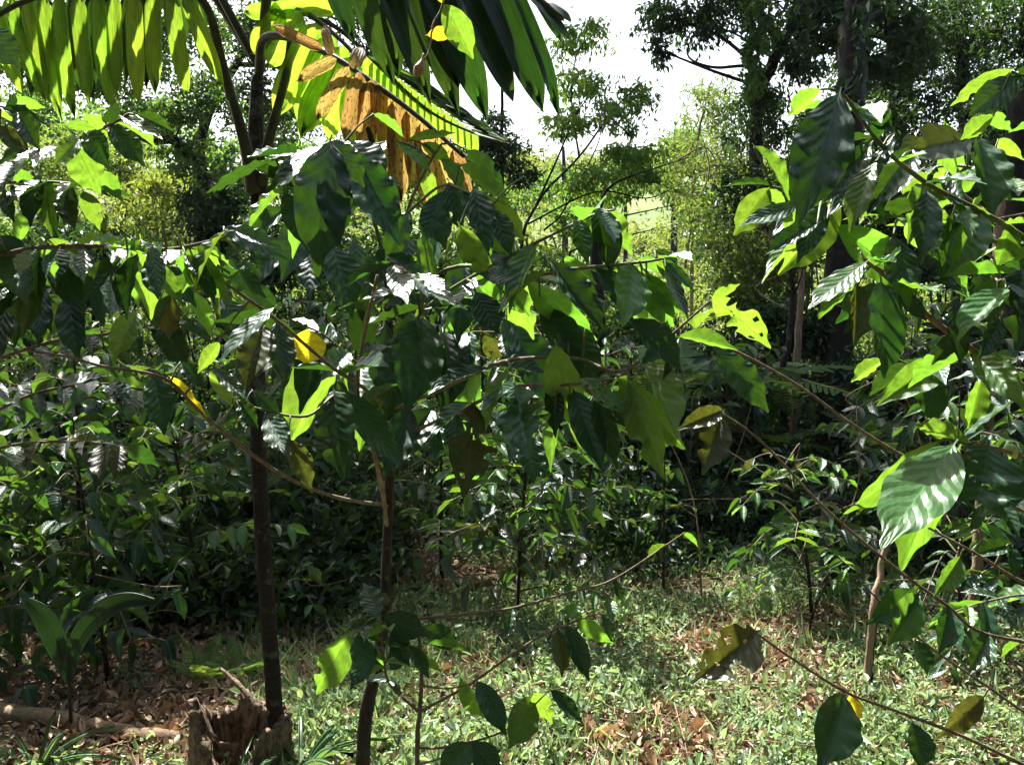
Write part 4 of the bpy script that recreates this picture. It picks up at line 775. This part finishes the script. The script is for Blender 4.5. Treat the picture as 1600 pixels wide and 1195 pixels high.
CL = [(428, 482, 340, 562, 'w', .38, 'dark', 'fk'), (342, 534, 310, 578, 'g', .4), (412, 508, 384, 604, 'D', .52, 'olive'), (432, 504, 448, 592, 'D', .45, 'dark'), (480, 515, 480, 574, 'G', .95, 'yellow', 'ffk'), (282, 566, 320, 606, 't', .4), (240, 588, 258, 674, 'D', .5, None, 'k'), (266, 590, 322, 644, 'g', .18, 'yellow'), (330, 576, 362, 632, 'g', .4), (334, 574, 388, 624, 'd', .34), (372, 625, 402, 668, 't', .5), (415, 642, 452, 714, 'w', .46, None, 'k'), (450, 688, 490, 762, 'D', .42, 'olive'), (522, 612, 532, 744, 't', .46, None, 'k'), (545, 615, 626, 728, 'd', .34), (530, 680, 545, 742, 'd', .45), (540, 560, 545, 610, 'g', .45), (395, 610, 440, 650, 't', .4),
 (516, 220, 488, 404, 'd', .42, 'dark', 'fk'), (522, 218, 566, 284, 'd', .5, 'dark', 'f'), (552, 244, 624, 380, 'd', .42, 'dark', 'fk'), (530, 224, 530, 300, 'd', .45), (480, 330, 440, 440, 't', .42), (470, 400, 460, 470, 'g', .5), (445, 300, 480, 380, 'd', .42), (400, 240, 492, 236, 'd', .2), (396, 262, 472, 292, 't', .24),
 (584, 178, 634, 216, 'g', .3), (640, 218, 712, 206, 'g', .24), (602, 222, 578, 256, 'w', .5), (620, 220, 676, 264, 'l', .36, 'light'), (658, 224, 704, 246, 'g', .4), (690, 248, 728, 294, 'l', .4, 'light'), (702, 286, 722, 362, 'l', .42, 'dark'), (676, 308, 696, 388, 'd', .45), (724, 298, 772, 380, 'd', .4), (720, 258, 796, 318, 'g', .3), (762, 308, 822, 378, 'G', .4, None, 'k'), (730, 236, 792, 302, 'g', .3), (664, 262, 676, 320, 'g', .4), (640, 330, 600, 400, 'd', .45), (690, 300, 660, 380, 'd', .42), (770, 330, 800, 400, 'd', .4),
 (936, 326, 958, 424, 'd', .42), (950, 330, 988, 398, 'g', .42), (902, 344, 918, 412, 't', .45), (906, 340, 928, 374, 'g', .5), (1022, 392, 1062, 404, 'd', .45), (1030, 400, 1050, 440, 'g', .45),
 (605, 400, 664, 426, 't', .45), (618, 424, 636, 508, 'd', .56), (656, 428, 704, 454, 'w', .45), (814, 438, 746, 420, 't', .5, 'dark', 'f'), (770, 392, 808, 440, 't', .5), (792, 444, 832, 494, 'G', .5), (744, 456, 780, 520, 'd', .6, 'dark', 'f'), (824, 440, 934, 538, 'G', .34, None, 'k'), (862, 412, 948, 518, 'd', .36, 'dark', 'fk'), (836, 424, 884, 440, 'w', .36, 'light'), (752, 516, 804, 582, 'G', .4, 'olive', 'e'), (792, 480, 820, 518, 'g', .45), (960, 400, 958, 458, 'g', .4), (1000, 418, 1022, 474, 'g', .4), (1010, 428, 1064, 494, 'G', .36), (996, 404, 1074, 444, 'g', .3), (930, 420, 976, 480, 'd', .4), (970, 430, 990, 500, 'D', .4, 'olive'), (880, 400, 930, 440, 'g', .3), (1040, 410, 1090, 450, 'd', .35),
 (806, 606, 826, 714, 'w', .6, 'dark', 'efk'), (660, 498, 636, 644, 'D', .5, 'dark', 'f'), (694, 520, 706, 640, 'D', .45, 'dark'), (630, 520, 610, 640, 'D', .48, 'dark'), (742, 630, 734, 768, 'D', .46, 'olive', 'ek'), (896, 612, 944, 738, 't', .36, None, 'k'), (930, 618, 966, 724, 'd', .32), (908, 590, 978, 636, 'w', .38, 'light', 'e'), (966, 590, 1074, 708, 'G', .34, None, 'k'), (984, 600, 1036, 748, 'l', .32, 'light', 'k'), (826, 680, 836, 752, 'D', .55), (868, 640, 856, 722, 'g', .26), (890, 616, 908, 704, 'g', .24), (950, 630, 990, 672, 'd', .5), (676, 640, 604, 732, 'D', .42), (640, 640, 600, 745, 'D', .42), (860, 600, 870, 680, 'd', .35), (1010, 600, 1060, 680, 'd', .34, 'dark', 'b'), (700, 560, 690, 640, 'D', .45, 'dark'), (1115, 464, 1198, 528, 'g', .5, 'light', 'e'), (1112, 470, 1156, 442, 'g', .4, 'light', 'f'), (1060, 530, 1000, 570, 'd', .4), (1050, 530, 1040, 590, 'D', .44, 'olive'), (1040, 420, 1080, 500, 'D', .4)]
CL += drape(58, 440, 1020, 250, 600, 690, 5, inside=lambda x, y: not (560 < x < 720 and y < 340) and not (x > 850 and y < 360) and y < 640 - .25 * abs(x - 720))
ct = coffee_tree('coffee_tree', 'central coffee tree with a slender dark trunk and big drooping ribbed leaves', gc,
  [([gc - [0, 0, .05], P(570, 1130, 2.85), P(588, 1040, 2.85), P(602, 960, 2.85), P(603, 900, 2.85), P(608, 760, 2.8), P(610, 600, 2.75), P(605, 430, 2.7), P(600, 300, 2.65), P(575, 200, 2.6)], .024, .008, 'bark')],
  CB, CL, [(0, 4, .16, .22, ['dark']), (2, 4, .18, .24, ['dark']), (3, 5, .18, .24, ['dark', 'dark', 'light']), (4, 5, .18, .24, ['dark', 'light']), (5, 4, .18, .22, ['dark']), (7, 6, .15, .22, ['dark']), (8, 5, .18, .24, ['dark', 'light']), (9, 6, .15, .22, ['dark']), (12, 6, .17, .24, ['dark']), (13, 6, .17, .24, ['dark']), (14, 6, .16, .22, ['dark']), (15, 6, .16, .22, ['dark'])], 33)
# --- right coffee tree, its trunk just outside the picture
gr = np.array([1.55, 1.75, float(ground(1.55, 1.75))])
RB = [
 ([(1900, 900, 1.9), (1740, 740, 1.8), (1600, 606, 1.65), (1510, 540, 1.58), (1440, 486, 1.52), (1385, 432, 1.48), (1350, 405, 1.46)], .0075, .004, 'pale_bark'),  # bark paled to stand in for sun on this branch
 ([(1900, 960, 1.9), (1700, 850, 1.75), (1560, 780, 1.65), (1470, 740, 1.6), (1400, 706, 1.55), (1330, 662, 1.5), (1240, 598, 1.45), (1140, 545, 1.4), (1070, 530, 1.4)], .0042, .0018, 'twig'),
 ([(1900, 1090, 1.9), (1700, 1020, 1.75), (1540, 990, 1.65), (1480, 946, 1.6), (1400, 888, 1.56), (1290, 795, 1.5), (1190, 690, 1.48), (1120, 640, 1.46)], .0042, .0016, 'twig'),
 ([(1900, 1010, 1.9), (1720, 960, 1.75), (1600, 910, 1.65), (1530, 868, 1.6), (1450, 824, 1.56)], .0045, .002, 'twig'),
 ([(1900, 1330, 1.9), (1720, 1250, 1.7), (1590, 1190, 1.55), (1500, 1148, 1.5), (1400, 1110, 1.45), (1320, 1080, 1.42), (1240, 1030, 1.4), (1180, 988, 1.38)], .0042, .0016, 'twig'),
 ([(1900, 1280, 1.9), (1720, 1190, 1.8), (1600, 1112, 1.7), (1540, 1070, 1.66), (1440, 1000, 1.6), (1340, 905, 1.58)], .0038, .0016, 'twig'),
 ([(1900, 600, 1.85), (1740, 480, 1.75), (1600, 372, 1.62), (1530, 330, 1.56), (1450, 288, 1.5), (1380, 230, 1.46), (1320, 150, 1.42)], .007, .003, 'twig_green'),
 ([(1900, 640, 1.9), (1700, 470, 1.8), (1560, 380, 1.7), (1430, 345, 1.6), (1330, 318, 1.55), (1205, 292, 1.5)], .006, .0025, 'twig_green'),
 ([(1900, 400, 1.85), (1760, 240, 1.75), (1640, 140, 1.68), (1580, 112, 1.66)], .006, .0025, 'twig_green'),
 ([(1900, 820, 1.85), (1720, 760, 1.6), (1600, 715, 1.42), (1545, 698, 1.36), (1490, 690, 1.33)], .0045, .002, 'twig'),
 ([(1900, 560, 1.85), (1740, 470, 1.7), (1640, 430, 1.58), (1590, 428, 1.52), (1560, 440, 1.5)], .005, .0025, 'twig_green')]
RB += [([(1900, 760, 2.2), (1720, 640, 2.1), (1600, 580, 2.05), (1500, 560, 2.0), (1420, 570, 2.0)], .0045, .002, 'twig'),
 ([(1900, 900, 2.3), (1740, 800, 2.2), (1620, 760, 2.15), (1540, 770, 2.1)], .0045, .002, 'twig'),
 ([(1900, 1080, 2.3), (1740, 960, 2.2), (1620, 930, 2.15), (1540, 940, 2.1), (1480, 960, 2.1)], .0045, .002, 'twig'),
 ([(1900, 520, 2.1), (1740, 380, 2.0), (1600, 290, 1.95), (1500, 260, 1.9), (1420, 270, 1.9)], .0045, .002, 'twig')]
RL = [(1312, 144, 1256, 324, 't', .44, 'dark', 'f'), (1282, 140, 1228, 178, 'g', .45, 'light'), (1256, 190, 1208, 224, 'g', .45), (1338, 176, 1402, 208, 't', .6), (1514, 222, 1398, 238, 'D', .62, 'olive', 'f'), (1582, 110, 1482, 164, 'g', .26), (1596, 118, 1516, 176, 't', .46), (1552, 182, 1498, 216, 'g', .5), (1545, 178, 1580, 204, 'g', .5), (1516, 240, 1584, 312, 'D', .6, 'light'), (1560, 218, 1594, 246, 'g', .45),
 (1178, 230, 1248, 304, 'D', .36, 'light'), (1206, 292, 1128, 288, 't', .26), (1202, 294, 1148, 368, 'G', .5), (1198, 298, 1228, 324, 'g', .5), (1252, 314, 1222, 358, 'g', .45), (1312, 314, 1222, 432, 'G', .36, None, 'k'), (1340, 290, 1384, 338, 'd', .55), (1306, 352, 1440, 458, 'G', .38), (1428, 328, 1492, 348, 'g', .45), (1418, 348, 1452, 394, 'g', .5), (1500, 328, 1556, 352, 'g', .45), (1290, 316, 1250, 400, 'd', .4), (1370, 250, 1300, 330, 'D', .45), (1440, 290, 1420, 380, 'D', .5, 'light'), (1530, 330, 1500, 420, 'D', .5, 'light'), (1580, 350, 1560, 420, 'G', .5), (1470, 300, 1540, 330, 'D', .4),
 (1352, 408, 1262, 482, 'w', .42, 'light', 'fk'), (1356, 420, 1276, 494, 'g', .4), (1378, 440, 1404, 580, 'D', .52, 'dark', 'f'), (1340, 446, 1340, 536, 'D', .5, 'olive'), (1450, 398, 1534, 458, 'D', .4, 'light'), (1572, 450, 1494, 518, 'l', .58, 'light', 'f'), (1594, 424, 1598, 540, 't', .56, 'dark'), (1466, 568, 1376, 630, 'D', .42, 'light'), (1382, 562, 1326, 592, 'g', .4), (1534, 586, 1518, 674, 'G', .34), (1440, 556, 1474, 660, 'D', .56), (1120, 546, 1214, 636, 'D', .46, 'dark', 'f'), (1062, 528, 1150, 540, 'g', .24, None, 'f'), (1130, 640, 1060, 670, 'D', .4, 'olive'), (1125, 650, 1100, 740, 'D', .5, 'olive'), (1560, 500, 1530, 560, 'D', .5), (1500, 520, 1460, 560, 'd', .45), (1400, 450, 1450, 500, 'd', .4),
 (1490, 692, 1376, 856, 'w', .46, 'light', 'fk'), (1468, 690, 1332, 816, 'G', .34, 'light', 'k'), (1496, 700, 1396, 868, 'g', .46, 'light', 'b'), (1545, 698, 1530, 818, 't', 1.0, 'dark', 'ef'), (1515, 694, 1420, 650, 'g', .28, 'light'), (1500, 690, 1560, 740, 'd', .5, 'dark', 'b'), (1600, 715, 1560, 800, 'D', .5, 'dark', 'b'),
 (1182, 988, 1096, 1060, 'D', .62, 'olive', 'e'), (1318, 1084, 1288, 1200, 'D', .56, 'dark'), (1332, 1084, 1326, 1140, 'G', .62, 'yellow'), (1426, 1128, 1446, 1204, 'D', .6), (1538, 1088, 1478, 1148, 'D', .42, 'olive'), (1436, 926, 1354, 974, 't', .44), (1432, 930, 1388, 1008, 'D', .55, 'light'), (1430, 1000, 1450, 1054, 'D', .8), (1582, 850, 1518, 868, 't', .4), (1576, 850, 1590, 900, 'D', .5), (1545, 990, 1520, 1050, 'D', .5), (1480, 950, 1470, 1020, 'D', .5), (1600, 1000, 1560, 1022, 'g', .5), (1500, 870, 1470, 930, 'D', .45, 'light')]
RL += drape(26, 1240, 1600, 190, 470, 1480, 7, 90, 150)
rt = coffee_tree('coffee_tree', 'coffee tree reaching in from the right edge with large sunlit leaves', gr, [([np.array([*gr[:2], gr[2] - .05]), np.array([1.55, 1.75, .5]), np.array([1.53, 1.76, 1.2]), np.array([1.5, 1.76, 2.1])], .026, .012, 'bark')],
  RB, RL, [(0, 5, .12, .17, ['dark', 'light']), (6, 8, .11, .16, ['dark', 'light']), (7, 8, .11, .16, ['dark', 'light']), (8, 5, .11, .16, ['dark', 'light']), (10, 5, .12, .16, ['dark', 'light']), (11, 9, .14, .2, ['dark']), (12, 7, .14, .2, ['dark']), (13, 8, .13, .19, ['dark', 'dark', 'light']), (14, 9, .13, .19, ['dark', 'light'])], 47)
bo = link('berry', tube_mesh('berry', smooth_path([P(1574, 694, 1.4), P(1580, 703, 1.4), P(1587, 716, 1.4)], 5) - np.array(rt.location), np.sin(np.linspace(.08, 1, 11) * 2.95) * .0095, 'berry', 10), rt)
fv = [P(1530 + R.gauss(0, 9), 703 + R.gauss(0, 4), 1.33 + R.gauss(0, .008)) for _ in range(90)]; fV, fF, frn = cloud_leaves(np.array(fv), .012, .4, .5, 0)
o = link('withered_flower', mesh_np('withered_flower', fV - np.array(rt.location), fF, 'flower', smooth=False), rt); o['kind'] = 'stuff'
# --- sapling in front at the bottom centre
gs = P(652, 1250, 2.25); gs = np.array([gs[0], gs[1], float(ground(gs[0], gs[1]))])
SB = [
 ([(655, 1112, 2.2), (735, 1068, 2.15), (830, 1002, 2.1), (905, 968, 2.08), (940, 958, 2.07)], .004, .0015, 'twig'),
 ([(640, 968, 2.2), (700, 962, 2.18), (800, 950, 2.15), (900, 922, 2.12), (960, 904, 2.1), (1070, 832, 2.08)], .0045, .0018, 'twig'),
 ([(652, 1168, 2.2), (700, 1166, 2.15), (790, 1140, 2.1), (860, 1076, 2.06)], .004, .0015, 'twig'),
 ([(655, 1112, 2.2), (610, 1070, 2.15), (600, 1030, 2.12), (596, 985, 2.1)], .004, .002, 'twig'),
 ([(655, 1040, 2.2), (640, 1010, 2.18), (610, 985, 2.12), (585, 965, 2.1)], .004, .002, 'twig'),
 ([(655, 1070, 2.2), (700, 1075, 2.15), (745, 1066, 2.1)], .003, .0015, 'twig'),
 ([(652, 1195, 2.2), (700, 1180, 2.1), (735, 1160, 2.05)], .003, .0015, 'twig')]
SL = [(592, 962, 568, 910, 'w', .6), (600, 962, 668, 992, 'd', .55), (546, 988, 494, 1088, 'G', .44, 'light'), (586, 1008, 544, 1072, 'd', .45), (574, 1018, 604, 1038, 'g', .45), (602, 1040, 566, 1058, 'g', .45), (670, 1004, 738, 1016, 'g', .34), (660, 978, 722, 1012, 'D', .5), (720, 1058, 756, 1134, 'G', .34), (745, 1064, 792, 1150, 'd', .36), (832, 1088, 800, 1168, 'D', .55, 'light'), (836, 1084, 862, 1128, 'g', .6), (872, 984, 884, 1054, 'D', .5, 'olive'), (884, 978, 922, 1064, 'd', .3), (898, 956, 962, 1014, 'G', .34), (902, 940, 888, 966, 'D', .6, 'light'), (860, 1078, 912, 1130, 'd', .34), (735, 1160, 688, 1218, 'd', .6), (737, 1160, 782, 1210, 'd', .6), (640, 1008, 600, 1050, 'd', .5), (610, 988, 640, 1040, 'D', .5), (600, 985, 548, 1005, 'g', .44), (650, 1035, 690, 1045, 'g', .4), (560, 990, 575, 1060, 'D', .5), (590, 970, 540, 985, 'd', .4), (1068, 832, 1090, 850, 'g', .4), (1040, 850, 1010, 870, 'g', .36), (960, 905, 975, 940, 'd', .4), (800, 950, 790, 990, 'd', .4), (940, 958, 958, 1000, 'D', .4)]
coffee_tree('coffee_sapling', 'thin coffee sapling with long bare twigs at the bottom centre', gs, [([gs - [0, 0, .04], P(652, 1180, 2.2), P(656, 1110, 2.2), P(659, 1050, 2.2), P(655, 1000, 2.2), P(645, 965, 2.2)], .007, .004, 'twig')], SB, SL, [(3, 3, .08, .12, ['dark', 'light']), (4, 4, .08, .13, ['dark', 'light'])], 59)

# ------------------------------------------------------------------ stump, log, stones, ground detail
R = random.Random(77)
sx = P(372, 1150, 3.05); sx[2] = float(ground(sx[0], sx[1])); stump = thing('rotten_stump', 'rotten hollow tree stump with broken splinters at lower left', 'stump', sx)
def stump_body():
    n = 96; V = []; rows = 22; rg = np.random.default_rng(8); A_ = np.linspace(0, 6.2832, n, endpoint=False)
    fib = sum(rg.normal(0, 1) * np.sin(k * A_ + rg.uniform(0, 6.28)) / k ** .6 for k in range(3, 44)) * .012
    hts = .205 + .035 * np.sin(A_ * 2 + .6) + .02 * np.sin(A_ * 5) + np.abs(fib) * .8 - .07 * np.exp(-((A_ - 5.0) / .35) ** 2) + .05 * np.exp(-((A_ - 3.35) / .3) ** 2) - .10 * np.exp(-((A_ - 4.55) / .7) ** 4) - .05 * np.exp(-((A_ - .2) / .6) ** 2)
    for k in range(rows):
        t = k / (rows - 1)
        r_ = .135 * (1 + .22 * (1 - t) ** 4 * (1 + .4 * np.sin(5 * A_))) * (1 + fib * (1.2 + .8 * math.sin(7 * t)) + .06 * np.sin(3 * A_ + t)) + rg.normal(0, .0025, n)
        V.append(np.stack([np.cos(A_) * r_ * 1.25, np.sin(A_) * r_ * .9, -.04 + t * (hts + .04)], 1))
    top = V[-1]
    for f, dz in ((.90, .006), (.80, -.006), (.70, -.05), (.60, -.11), (.45, -.15), (.25, -.17), (.02, -.17)):
        q = top * [f, f, 1] + [0, 0, dz]; q += rg.normal(0, .005, q.shape); V.append(q)
    V = np.concatenate(V); tot = rows + 7
    return mesh_np('body', V, [(k * n + j, k * n + (j + 1) % n, (k + 1) * n + (j + 1) % n, (k + 1) * n + j) for k in range(tot - 1) for j in range(n)], 'rot', smooth=True)
link('body', stump_body(), stump)
for (a, b, r0) in [((405, 1108, 3.0), (345, 1044, 3.1), .014), ((418, 1116, 3.02), (360, 1062, 3.1), .012)]:
    A, B_ = P(*a), P(*b); add_tube('splinter', [A, (A + B_) / 2 + [0, 0, .012], B_], r0, r0 * .35, 'rot', stump, 6, 6, .22)
la, lb_ = P(-30, 1052, 3.5), P(270, 1095, 3.25); la[2] = float(ground(*la[:2])) + .035; lb_[2] = float(ground(*lb_[:2])) + .03
lg = thing('fallen_log', 'thin pale fallen log lying on the ground left of the stump', 'log', [*la[:2], float(ground(*la[:2]))])
add_tube('log', [la, la * .66 + lb_ * .34 + [0, 0, .01], la * .33 + lb_ * .67 - [0, 0, .005], lb_], .042, .03, 'pale_bark', lg, 10, 8, .10, wob=.006)
def rock(label, px, py, d, s_):
    c = P(px, py, d); c[2] = float(ground(c[0], c[1])); r_ = thing('stone', label, 'stone', c); V = []; n = 12; m_ = 7
    for i in range(m_):
        for j in range(n):
            a = j / n * 6.283; b = (i / (m_ - 1) - .35) * 2.2; q = s_ * (1 + R.uniform(-.12, .12)); V.append((math.cos(a) * math.cos(max(-1.5, min(1.5, b))) * q * 1.3, math.sin(a) * math.cos(max(-1.5, min(1.5, b))) * q, math.sin(max(-1.5, min(1.5, b))) * q * .7 + s_ * .3))
    link('body', mesh_np('body', V, [(i * n + j, i * n + (j + 1) % n, (i + 1) * n + (j + 1) % n, (i + 1) * n + j) for i in range(m_ - 1) for j in range(n)], 'stone', smooth=False), r_)
rock('pinkish stone against the left side of the stump', 284, 1120, 3.0, .05)
# fallen branches on the ground
for lb, a, b, r0 in [('pale fallen branch crossing the litter at the bottom centre right', (985, 1160, 2.85), (1060, 1192, 2.75), .014), ('long thin fallen stick along the shade edge', (930, 930, 5.2), (1075, 955, 4.9), .013), ('thin stick on the litter right of the slender trunk', (635, 905, 5.0), (720, 880, 5.3), .009), ('fallen pale stick at the bottom edge right of centre', (1130, 1186, 2.7), (1220, 1192, 2.68), .012), ('crooked dead stick lying left of the stump front', (20, 1130, 3.0), (150, 1160, 2.9), .008), ('dead branch lying behind the slender trunk', (430, 880, 5.4), (580, 900, 5.0), .014), ('stick lying on the litter under the drooping olive leaf', (1090, 1000, 4.0), (1230, 1050, 3.8), .009), ('thin dead stick in the deep shade at left', (0, 900, 4.6), (90, 880, 4.9), .012), ('thin dead stick leaning in the shade at far left', (0, 930, 4.3), (60, 885, 4.6), .009)]:
    A, B_ = P(*a), P(*b)
    for q in (A, B_): q[2] = float(ground(q[0], q[1])) + r0 + .02
    o_ = thing('fallen_stick', lb, 'stick', A, 'dead sticks on the ground'); add_tube('stick', [A, A * .6 + B_ * .4 + [0, .04, .02], A * .3 + B_ * .7 - [0, .03, 0], B_], r0, r0 * .5, 'pale_bark', o_, 6, 5, .12)
# strap grass at the bottom edge
for lb, px, y, n in [('grey green strap grass tuft in front of the stump', 360, 2.62, 9), ('grey green strap grass tuft right of the palm foot', 470, 2.75, 12), ('small strap grass tuft at the left bottom edge', 60, 2.8, 6)]:
    g = G(px, y); t_ = thing('grass_tuft', lb, 'grass', g)
    for i in range(n):
        az = R.uniform(0, 6.28); o = link('blade', R.choice(STRIP['grassy']), t_); L = R.uniform(.16, .30); place(o, g, [math.cos(az) * .7, math.sin(az) * .7, R.uniform(.6, 1.4)], [-math.cos(az), -math.sin(az), .8], L, .014, t_, 2.5)
# masks on the ground: sunlit herbs, brown litter
def vnoise(x, y, s, seed):
    r = np.random.default_rng(seed); a = r.uniform(0, 6.28, 8); k = r.normal(0, 1, (8, 2)) * s; return sum(np.sin(x * k[i, 0] + y * k[i, 1] + a[i]) for i in range(8)) / 2.8
def to_px(x, y, z):
    dx, dy, dz = x, y, z - CAM_Z; ax = dy * cp - dz * sp; return W_PX / 2 + F_PX * dx / ax, H_PX / 2 - F_PX * (dy * sp + dz * cp) / ax
def scatter(n, ylo, yhi):
    y = ylo + (yhi - ylo) * NR.uniform(0, 1, n) ** 1.35; x = NR.uniform(-.66, .66, n) * (y + .5); return x, y, ground(x, y)
LIT = [(640, 890, 130, 45), (1130, 1010, 150, 50), (1230, 1045, 130, 40), (1010, 1160, 150, 50), (150, 1150, 260, 70), (470, 1030, 60, 70), (700, 1040, 120, 25), (1290, 1110, 60, 20), (300, 1000, 120, 60), (100, 960, 160, 70)]
def litter_mask(x, y, z):
    px, py = to_px(x, y, z); m_ = np.zeros_like(x)
    for a, b, c, d in LIT: m_ = np.maximum(m_, np.exp(-(((px - a) / c) ** 2 + ((py - b) / d) ** 2) * 1.3))
    return np.clip(m_ * 1.25 + .25 * vnoise(x, y, 2.2, 3), 0, 1)
x, y, z = scatter(70000, 2.2, 12); mk = litter_mask(x, y, z); keep = NR.uniform(0, 1, len(x)) < .38 + .7 * mk; x, y, z = x[keep], y[keep], z[keep]
V, Fc, rn = cloud_leaves(np.stack([x, y, z + .012 + NR.uniform(0, .03, len(x))], 1), .050, .42, .8, .05, .22, True)
V[:, 2] = np.maximum(V[:, 2], ground(V[:, 0], V[:, 1]) + .004)
o = link('leaf_litter', mesh_np('leaf_litter', V, Fc, 'litter', rnd=rn, smooth=False)); o['kind'] = 'stuff'; o['label'] = 'carpet of small brown fallen leaves on the ground'; o['category'] = 'leaf litter'
x, y, z = scatter(42000, 2.2, 11); mk = litter_mask(x, y, z); px_, py_ = to_px(x, y, z)
gr_ = np.clip(.62 - 1.05 * mk + .5 * vnoise(x, y, 3, 9), 0, 1) * np.where(px_ < 400, .35, 1); keep = NR.uniform(0, 1, len(x)) < gr_; x, y, z = x[keep], y[keep], z[keep]
k = 7; h = NR.uniform(.02, .11, len(x)) ; cx = np.repeat(x, k) + NR.normal(0, .022, len(x) * k); cy = np.repeat(y, k) + NR.normal(0, .022, len(x) * k); cz = np.repeat(z, k) + np.repeat(h, k) * NR.uniform(.3, 1.1, len(x) * k)
V, Fc, rn = cloud_leaves(np.stack([cx, cy, cz], 1), np.repeat(NR.choice([.018, .023, .028, .042], len(x)), k), .5, .8, -.1, .2, True)
o = link('ground_cover', mesh_np('ground_cover', V, Fc, 'herb', rnd=rn, smooth=False)); o['kind'] = 'stuff'; o['label'] = 'low green weeds covering the sunlit ground'; o['category'] = 'ground cover'
x, y, z = scatter(9000, 2.2, 9); px_, py_ = to_px(x, y, z); kk = (NR.uniform(0, 1, len(x)) < np.clip(.6 + .5 * vnoise(x, y, 2.5, 21), 0, 1)) & (px_ > 380); x, y, z = x[kk], y[kk], z[kk]
k = 5; cx = np.repeat(x, k) + NR.normal(0, .012, len(x) * k); cy = np.repeat(y, k) + NR.normal(0, .012, len(x) * k)
V, Fc, rn = cloud_leaves(np.stack([cx, cy, np.repeat(z, k)], 1), .11, .07, .2, -1.2, .05)
o = link('grass', mesh_np('grass', V, Fc, 'herb', rnd=rn, smooth=False)); o['kind'] = 'stuff'; o['label'] = 'fine grass blades standing among the low weeds'; o['category'] = 'grass'
x, y, z = scatter(900, 2.2, 8); Vs, Fs = [], []
for a_, b_, c_ in zip(x, y, z):
    az = R.uniform(0, 6.28); l = R.uniform(.06, .3); q = np.array([math.cos(az), math.sin(az), R.uniform(-.1, .25)]) * l; p_ = np.array([a_, b_, c_ + .03]); tv, tq, tt = tube([p_ - q, p_ + [0, 0, .01 + .05 * l], p_ + q], [.003, .0028, .0015], 4, 0, False); k0 = sum(len(v_) for v_ in Vs); Vs.append(tv); Fs += [[i_ + k0 for i_ in f_] for f_ in tq]
o = link('twig_litter', mesh_np('twig_litter', np.concatenate(Vs), Fs, 'pale_bark')); o['kind'] = 'stuff'; o['label'] = 'thin dead twigs scattered over the ground'; o['category'] = 'twigs'
# larger dry leaves one can pick out
for i in range(70):
    for _ in range(30):
        yy = R.uniform(2.5, 5.2); xx = R.uniform(-.6, .6) * yy; zz = float(ground(xx, yy))
        if float(litter_mask(np.array([xx]), np.array([yy]), np.array([zz]))[0]) > .55: break
    o = link('fallen_leaf', R.choice(DRY)); tag(o, 'large curled dry brown leaf lying on the leaf litter', 'fallen leaf', 'large dry leaves on the ground')
    az = R.uniform(0, 6.28); L = R.uniform(.06, .12); ro = link('x', None); place(o, np.array([xx, yy, zz + .035]), [math.cos(az), math.sin(az), R.uniform(-.1, .35)], [R.gauss(0, .4), R.gauss(0, .4), 1], L, L * .45, ro); bpy.data.objects.remove(ro)

# the air between here and the far ridge
m, nt, out = nodes_of('haze_air'); pv = nt.nodes.new('ShaderNodeVolumePrincipled'); pv.inputs['Color'].default_value = (.80, .88, 1, 1); pv.inputs['Density'].default_value = .00016; pv.inputs['Anisotropy'].default_value = .2
nt.links.new(pv.outputs[0], out.inputs['Volume'])
q = [(-3200, -230, -40), (3200, -230, -40), (3200, 5200, -40), (-3200, 5200, -40), (-3200, -230, 420), (3200, -230, 420), (3200, 5200, 420), (-3200, 5200, 420)]
o = link('haze', mesh_np('haze', q, [(3, 2, 1, 0), (4, 5, 6, 7), (0, 1, 5, 4), (1, 2, 6, 5), (2, 3, 7, 6), (3, 0, 4, 7)], None, smooth=False)); o.data.materials.append(m); o['kind'] = 'stuff'; o['label'] = 'pale haze in the air in front of the far ridge'; o['category'] = 'haze'

# prune filler leaves that stand between the sun and the leaves the sun lights in the photograph
bpy.context.view_layer.update(); sv = Vector(S); gone = 0
for it in range(2):
    dg = bpy.context.evaluated_depsgraph_get(); hit = set()
    for B, m, s_ in SUNLIT:
        for u, v in ((.3, 0), (.55, .7), (.55, -.7), (.8, 0)):
            h = sc.ray_cast(dg, Vector(B + m * u + s_ * v) + sv * .03, sv, distance=2.5)
            if h[0] and h[4].name in FILL: hit.add(h[4].name)
    for B, m, s_ in KEYS:
        for u, v in ((.15, 0), (.3, .8), (.3, -.8), (.5, 0), (.6, .8), (.6, -.8), (.85, 0)):
            q = B + m * u + s_ * v; dv = q - CAM; L_ = float(np.linalg.norm(dv)); o_ = CAM.copy(); h = sc.ray_cast(dg, Vector(CAM + dv / L_ * .3), Vector(dv / L_), distance=L_ - .33)
            if h[0] and h[4].name in FILL: hit.add(h[4].name)
    for B, m, s_ in KEYSUN:
        for u, v in ((.2, 0), (.4, .8), (.4, -.8), (.6, 0), (.7, .6), (.7, -.6)):
            h = sc.ray_cast(dg, Vector(B + m * u + s_ * v) + sv * .02, sv, distance=2.5)
            if h[0] and h[4].name.startswith('leaf') and 'leaflet' not in h[4].name and h[4].name not in KEYNAMES and 'sheath' not in h[4].name: hit.add(h[4].name)
    for n_ in hit: FILL.discard(n_); bpy.data.objects.remove(bpy.data.objects[n_]); gone += 1
    bpy.context.view_layer.update()
    if not hit: break
print('pruned', gone)
